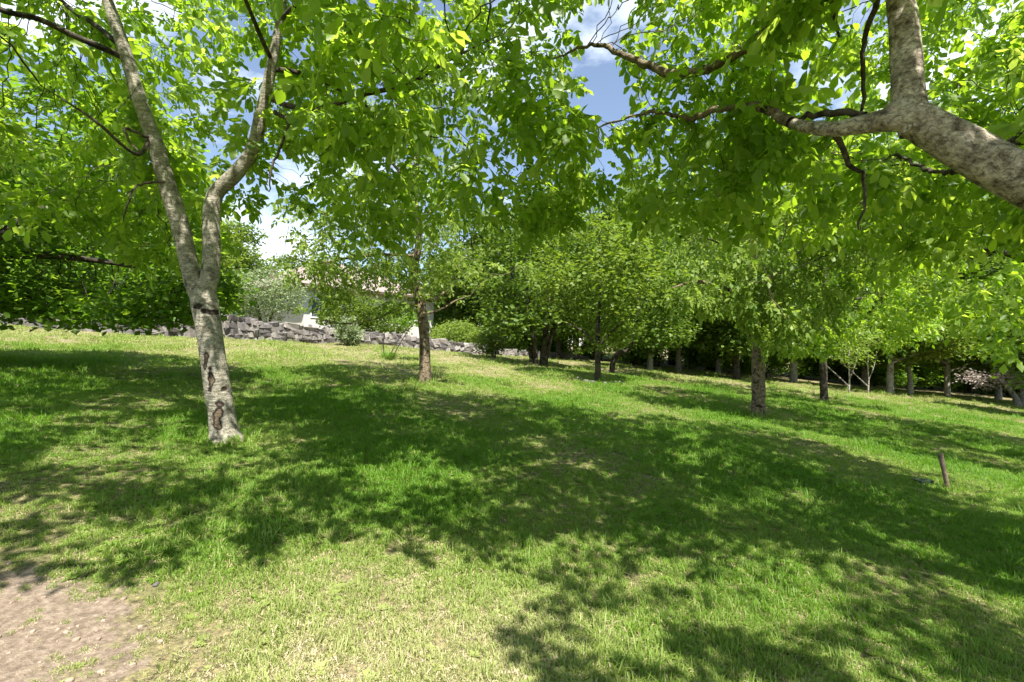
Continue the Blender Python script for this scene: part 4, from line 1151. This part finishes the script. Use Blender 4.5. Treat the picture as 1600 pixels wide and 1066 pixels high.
# behind the wall and round the house
HG = 'trees behind the stone wall'
HLb = 'tall leafy tree growing beyond the stone wall'
for px, d, p, s in ((375, 44, pA, .8), (330, 40, pB, .75), (270, 33, pC, .95), (215, 30, pA, .85), (150, 31, pB, .75), (80, 29, pC, 1.0), (10, 28, pA, .9), (-80, 28, pB, .8), (-190, 24, pA, 1.0), (60, 42, pB, 1.0), (200, 44, pB, 1.0), (300, 50, pB, .9), (-40, 40, pA, 1.2),
                    (690, 50, pA, .75), (610, 56, pA, .75), (540, 60, pA, .7), (450, 58, pA, .75)):
    put(p, px, d, s, {pA.name: 'broad dark green tree', pB.name: 'tall light green tree', pC.name: 'small light green tree'}[p.name] + (' behind the white house' if px > 320 else ' beyond the stone wall'),
        {pA.name: 'dark trees', pB.name: 'tall light trees', pC.name: 'small light trees'}[p.name] + (' behind the house' if px > 320 else ' beyond the stone wall'))
# low dark scrub that closes the wood under the crowns
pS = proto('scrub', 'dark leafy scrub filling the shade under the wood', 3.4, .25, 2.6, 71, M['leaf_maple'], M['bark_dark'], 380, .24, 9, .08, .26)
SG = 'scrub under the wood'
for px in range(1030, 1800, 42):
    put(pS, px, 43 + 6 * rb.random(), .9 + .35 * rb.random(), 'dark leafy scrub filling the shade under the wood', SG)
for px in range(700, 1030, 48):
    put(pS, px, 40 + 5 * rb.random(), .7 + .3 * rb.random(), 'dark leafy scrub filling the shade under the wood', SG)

# ------------------------------------------------------------------ shrubs by the wall
def shrub(name, label, px, d, h, rad, seed, leafm, barkm, ll, per, n=260, cb=.3, stems=4, r0=.04, spread=.16, dz=0., cat='shrub', flat=.5, lean=None):
    b = spot(px, d) + [0, 0, dz]
    rr = np.random.default_rng(seed)
    sk = []
    for k in range(stems):
        a = k * 6.28 / stems + rr.random()
        e = b + [math.cos(a) * rad * .6, math.sin(a) * rad * .6, h * .8]
        m_ = b + [math.cos(a) * rad * .2 + rr.normal(0, .08), math.sin(a) * rad * .2, h * .38]
        sk.append(([b + [math.cos(a) * r0, math.sin(a) * r0, -.15], m_, e], [r0, r0 * .75, .008]))
    t = tree(name, label, b, sk, [((b[0], b[1], b[2] + cb + (h - cb) * .5), (rad, rad, (h - cb) * .5), 1)], n, seed, leafm, barkm, step=h * .04, dk=h * .055, di=h * .6,
             sprout=cb, leaf='scatter', per=per, maxdepth=4, spread=spread, ll=ll, flat=flat, clump=-.6, rmin=.004, wide=1.0)
    t['category'] = cat
    return t
shrub('olive_shrub', 'silvery round shrub on a crooked stem behind the stone wall', 412, 27.5, 4.1, 2.2, 81, M['leaf_olive'], M['bark_dark'], .15, 11, 900, .9, 3, .08, .2)
shrub('leafy_shrub', 'bright yellow green shrub behind the trunk of the twin-stemmed walnut', 345, 25, 3.3, 1.0, 82, M['leaf_centre'], M['bark_dark'], .17, 8, 260, .3, 4)
shrub('leafy_shrub', 'pale green bush just behind the low end of the stone wall', 715, 35, 2.3, 2.0, 83, M['leaf_centre'], M['bark_dark'], .17, 8, 300, .1, 5)
shrub('leafy_shrub', 'rounded green bush behind the wall below the house window', 540, 30.5, 3.2, 1.7, 84, M['leaf_wood_light'], M['bark_dark'], .17, 10, 600, .2, 4)
shrub('leafy_shrub', 'rough shrub growing against the face of the stone wall', 545, 26.8, 1.7, .75, 85, M['leaf_olive'], M['bark_dark'], .14, 9, 200, .05, 6, .02, .12)
shrub('leafy_shrub', 'spreading bush behind the wall beside the house', 600, 31.8, 3.3, 1.9, 86, M['leaf_wood_light'], M['bark_dark'], .17, 10, 600, .2, 4)
shrub('leafy_shrub', 'low leafy bush at the end of the stone wall by the dense round tree', 772, 29.5, 1.9, 1.2, 87, M['leaf_wood_light'], M['bark_dark'], .16, 8, 220, .15, 5)
for k, (px, d_) in enumerate(((-70, 21.5), (-10, 22), (45, 21.5), (100, 22.5), (150, 22), (200, 23), (245, 23.5), (290, 24.5))):
    put(pS, px, d_, .8 + .2 * rb.random(), 'dark leafy bush crowding behind the stone wall under the trees', 'bushes behind the stone wall')
# sapling of three thin stems rising from a tuft
d = 20.6; b = spot(606, d)
tree('sapling', 'young sapling of three thin stems rising from a tuft of long grass', b,
     [([b - [.15, 0, .1], b + [-.2, 0, .6], b + [-.1, 0, 1.5], b + [.1, 0, 2.3]], [.025, .022, .018, .008]),
      ([b + [0, 0, -.1], b + [.3, 0, .6], b + [.75, .1, 1.3], b + [1.2, .1, 1.9]], [.02, .018, .014, .008]),
      ([b + [.1, 0, -.1], b + [.5, -.1, .6], b + [1.0, -.1, 1.4], b + [1.5, 0, 1.9]], [.02, .018, .014, .008])],
     [((b[0] + .05, d, b[2] + 2.0), (.55, .5, .6), 1), ((b[0] + 1.2, d, b[2] + 1.75), (.75, .6, .5), 1.4)],
     170, 91, M['leaf_maple'], M['bark_dark'], step=.12, dk=.16, di=2, sprout=1.2, leaf='scatter', per=6, maxdepth=3, spread=.1, ll=.14, rmin=.004)
# pinkish dry-leafed shrub on twisted pale trunks
d = 32.0; b = spot(1590, d)
tree('twisted_tree', 'small twisted pale trunked tree with pinkish dry foliage by the wood', b,
     [([b - [0, 0, .2], b + [-.1, 0, .5], b + [-.6, 0, 1.2], b + [-1.2, -.1, 1.7], b + [-2.0, -.2, 2.0]], [.22, .18, .13, .09, .02]),
      ([b + [.3, 0, -.2], b + [.35, 0, .7], b + [.3, 0, 1.5], b + [-.2, 0, 2.3]], [.2, .16, .12, .02])],
     [((b[0] - 1.6, d, b[2] + 2.0), (2.3, 1.5, .75), 1), ((b[0] + .2, d, b[2] + 2.5), (1.6, 1.4, .8), .6)],
     380, 92, M['leaf_pink'], M['bark_white'], step=.2, dk=.26, di=3, sprout=1.1, leaf='scatter', per=7, maxdepth=4, spread=.18, ll=.19, rmin=.006)
# thin branching saplings in front of the wood
for px, d, sd, lab in ((1326, 29, 93, 'thin forked sapling with a slanting side stem at the lawn edge'), (1356, 31, 94, 'thin upright pale sapling in front of the wood')):
    b = spot(px, d)
    tree('sapling', lab, b,
         [([b - [0, 0, .1], b + [.05, 0, .9], b + [0, 0, 2.0], b + [.1, 0, 3.4]], [.055, .045, .035, .01]),
          ([b + [.0, 0, .5], b + [-.8, .1, 1.3], b + [-1.7, .1, 2.1]], [.035, .028, .01]),
          ([b + [.05, 0, .9], b + [.4, 0, 1.8], b + [.6, 0, 2.8]], [.03, .025, .01])],
         [((b[0] - .2, d, b[2] + 3.2), (1.6, 1.3, 1.3), 1)],
         240, sd, M['leaf_pale'], M['bark_white'], step=.2, dk=.26, di=3, sprout=1.6, leaf='scatter', per=6, maxdepth=3, spread=.17, ll=.18, rmin=.006)

# ================================================================== SMALL THINGS
# leaning stake
b = at(1480, 765, 6.72); b[2] = gz(b[0], b[1])
t = thing('wooden_stake', b, 'short weathered wooden stake leaning in the grass', 'stake')
T = Tubes()
P_, r_ = resample([(0.02, 0, -.15), (0.0, 0, .05), (-.035, 0, .22), (-.08, .01, .44), (-.09, .01, .5)], [.026, .027, .029, .031, .029], .03)
T.add(P_, r_, 9, .12, None, np.random.default_rng(2))
link('post', T.mesh('post', M['old_wood']), t)
T = Tubes(); T.add([(-.09, .01, .497), (-.0915, .01, .512)], [.029, .024], 9)
link('cut_top', T.mesh('cut_top', M['old_wood']), t)
# small low sprinkler valve box
b = at(1443, 750, 6.9); b[2] = gz(b[0], b[1])
t = thing('irrigation_box', b, 'small dark flat plastic box lying in the grass beside the stake', 'box', rz=.1)
boxes('body', [(-.1, .1, -.06, .06, -.02, .055)], M['dark_plastic'], t)
boxes('lid', [(-.105, .105, -.065, .065, .055, .068), (-.03, .03, -.012, .012, .068, .074)], M['grey_plastic'], t)
# stones round the small leafy tree
RK = [rock_mesh(rw, 'rock', M['stone'], .2, .18) for _ in range(3)]
def rock(px, d, s, label, flat=.55, group=None):
    l = spot(px, d)
    o = link('rock', RK[int(rw.integers(3))]); o.location = tuple(l + [0, 0, s * flat * .2]); o.scale = (s, s * .8, s * flat); o.rotation_euler = (0, 0, rw.random() * 6)
    return tag(o, label, 'rock', group)
rock(956, 18.8, .42, 'flat pale rock lying at the foot of the small leafy tree', .25)
for px, dd, s in ((905, 19.4, .24), (915, 18.6, .2), (925, 18.2, .22), (945, 18.3, .18), (968, 19.6, .22)):
    rock(px, dd, s, 'small grey rock in the ring round the small leafy tree', .6, 'rocks round the small leafy tree')
rock(243, 2.66, .032, 'single pale pebble on the edge of the bare soil', .7)
# soil clods and gravel on the bare patch (too many and too small to count)
V = []; Fq = []
rc = np.random.default_rng(8)
cl = rock_mesh(rc, 'clod', M['soil_clod'], .2, .2)
cvs = np.array([v.co[:] for v in cl.vertices]); cfs = [list(p.vertices) for p in cl.polygons]
for i in range(520):
    a = rc.random() * 6.28; q = math.sqrt(rc.random()) * 1.05
    x = DIRT_C[0] + math.cos(a) * q * DIRT_R[0]; y = DIRT_C[1] + math.sin(a) * q * DIRT_R[1]
    s = .003 + .012 * rc.random() ** 4
    an = rc.random() * 6.28; c_, s_ = math.cos(an), math.sin(an)
    R2 = np.array([[c_, -s_, 0], [s_, c_, 0], [0, 0, .7]])
    k = len(V) and sum(len(v) for v in V)
    V.append(cvs @ R2.T * s * 2 + [x, y, gz(x, y) + s * .3])
    Fq += [[j + k for j in f] for f in cfs]
me = bpy.data.meshes.new('gravel'); me.from_pydata(np.concatenate(V).tolist(), [], Fq); me.materials.append(M['soil_clod']); me.update()
tag(link('gravel', me), 'crumbs of dry soil and gravel on the bare patch', 'gravel', kind='stuff')
# tuft of long grass at the sapling's foot
b = spot(606, 20.5)
lg = link('grass_clump', tuft(np.random.default_rng(77), 260, .42, .28, .15, 'grass_clump', .012))
lg.location = tuple(b)
tag(lg, 'tuft of long grass round the foot of the three-stemmed sapling', 'grass', kind='stuff')

for o in list(COL.objects):
    if o.name.startswith('scrub') and o.get('category'):
        o['category'] = 'shrub'
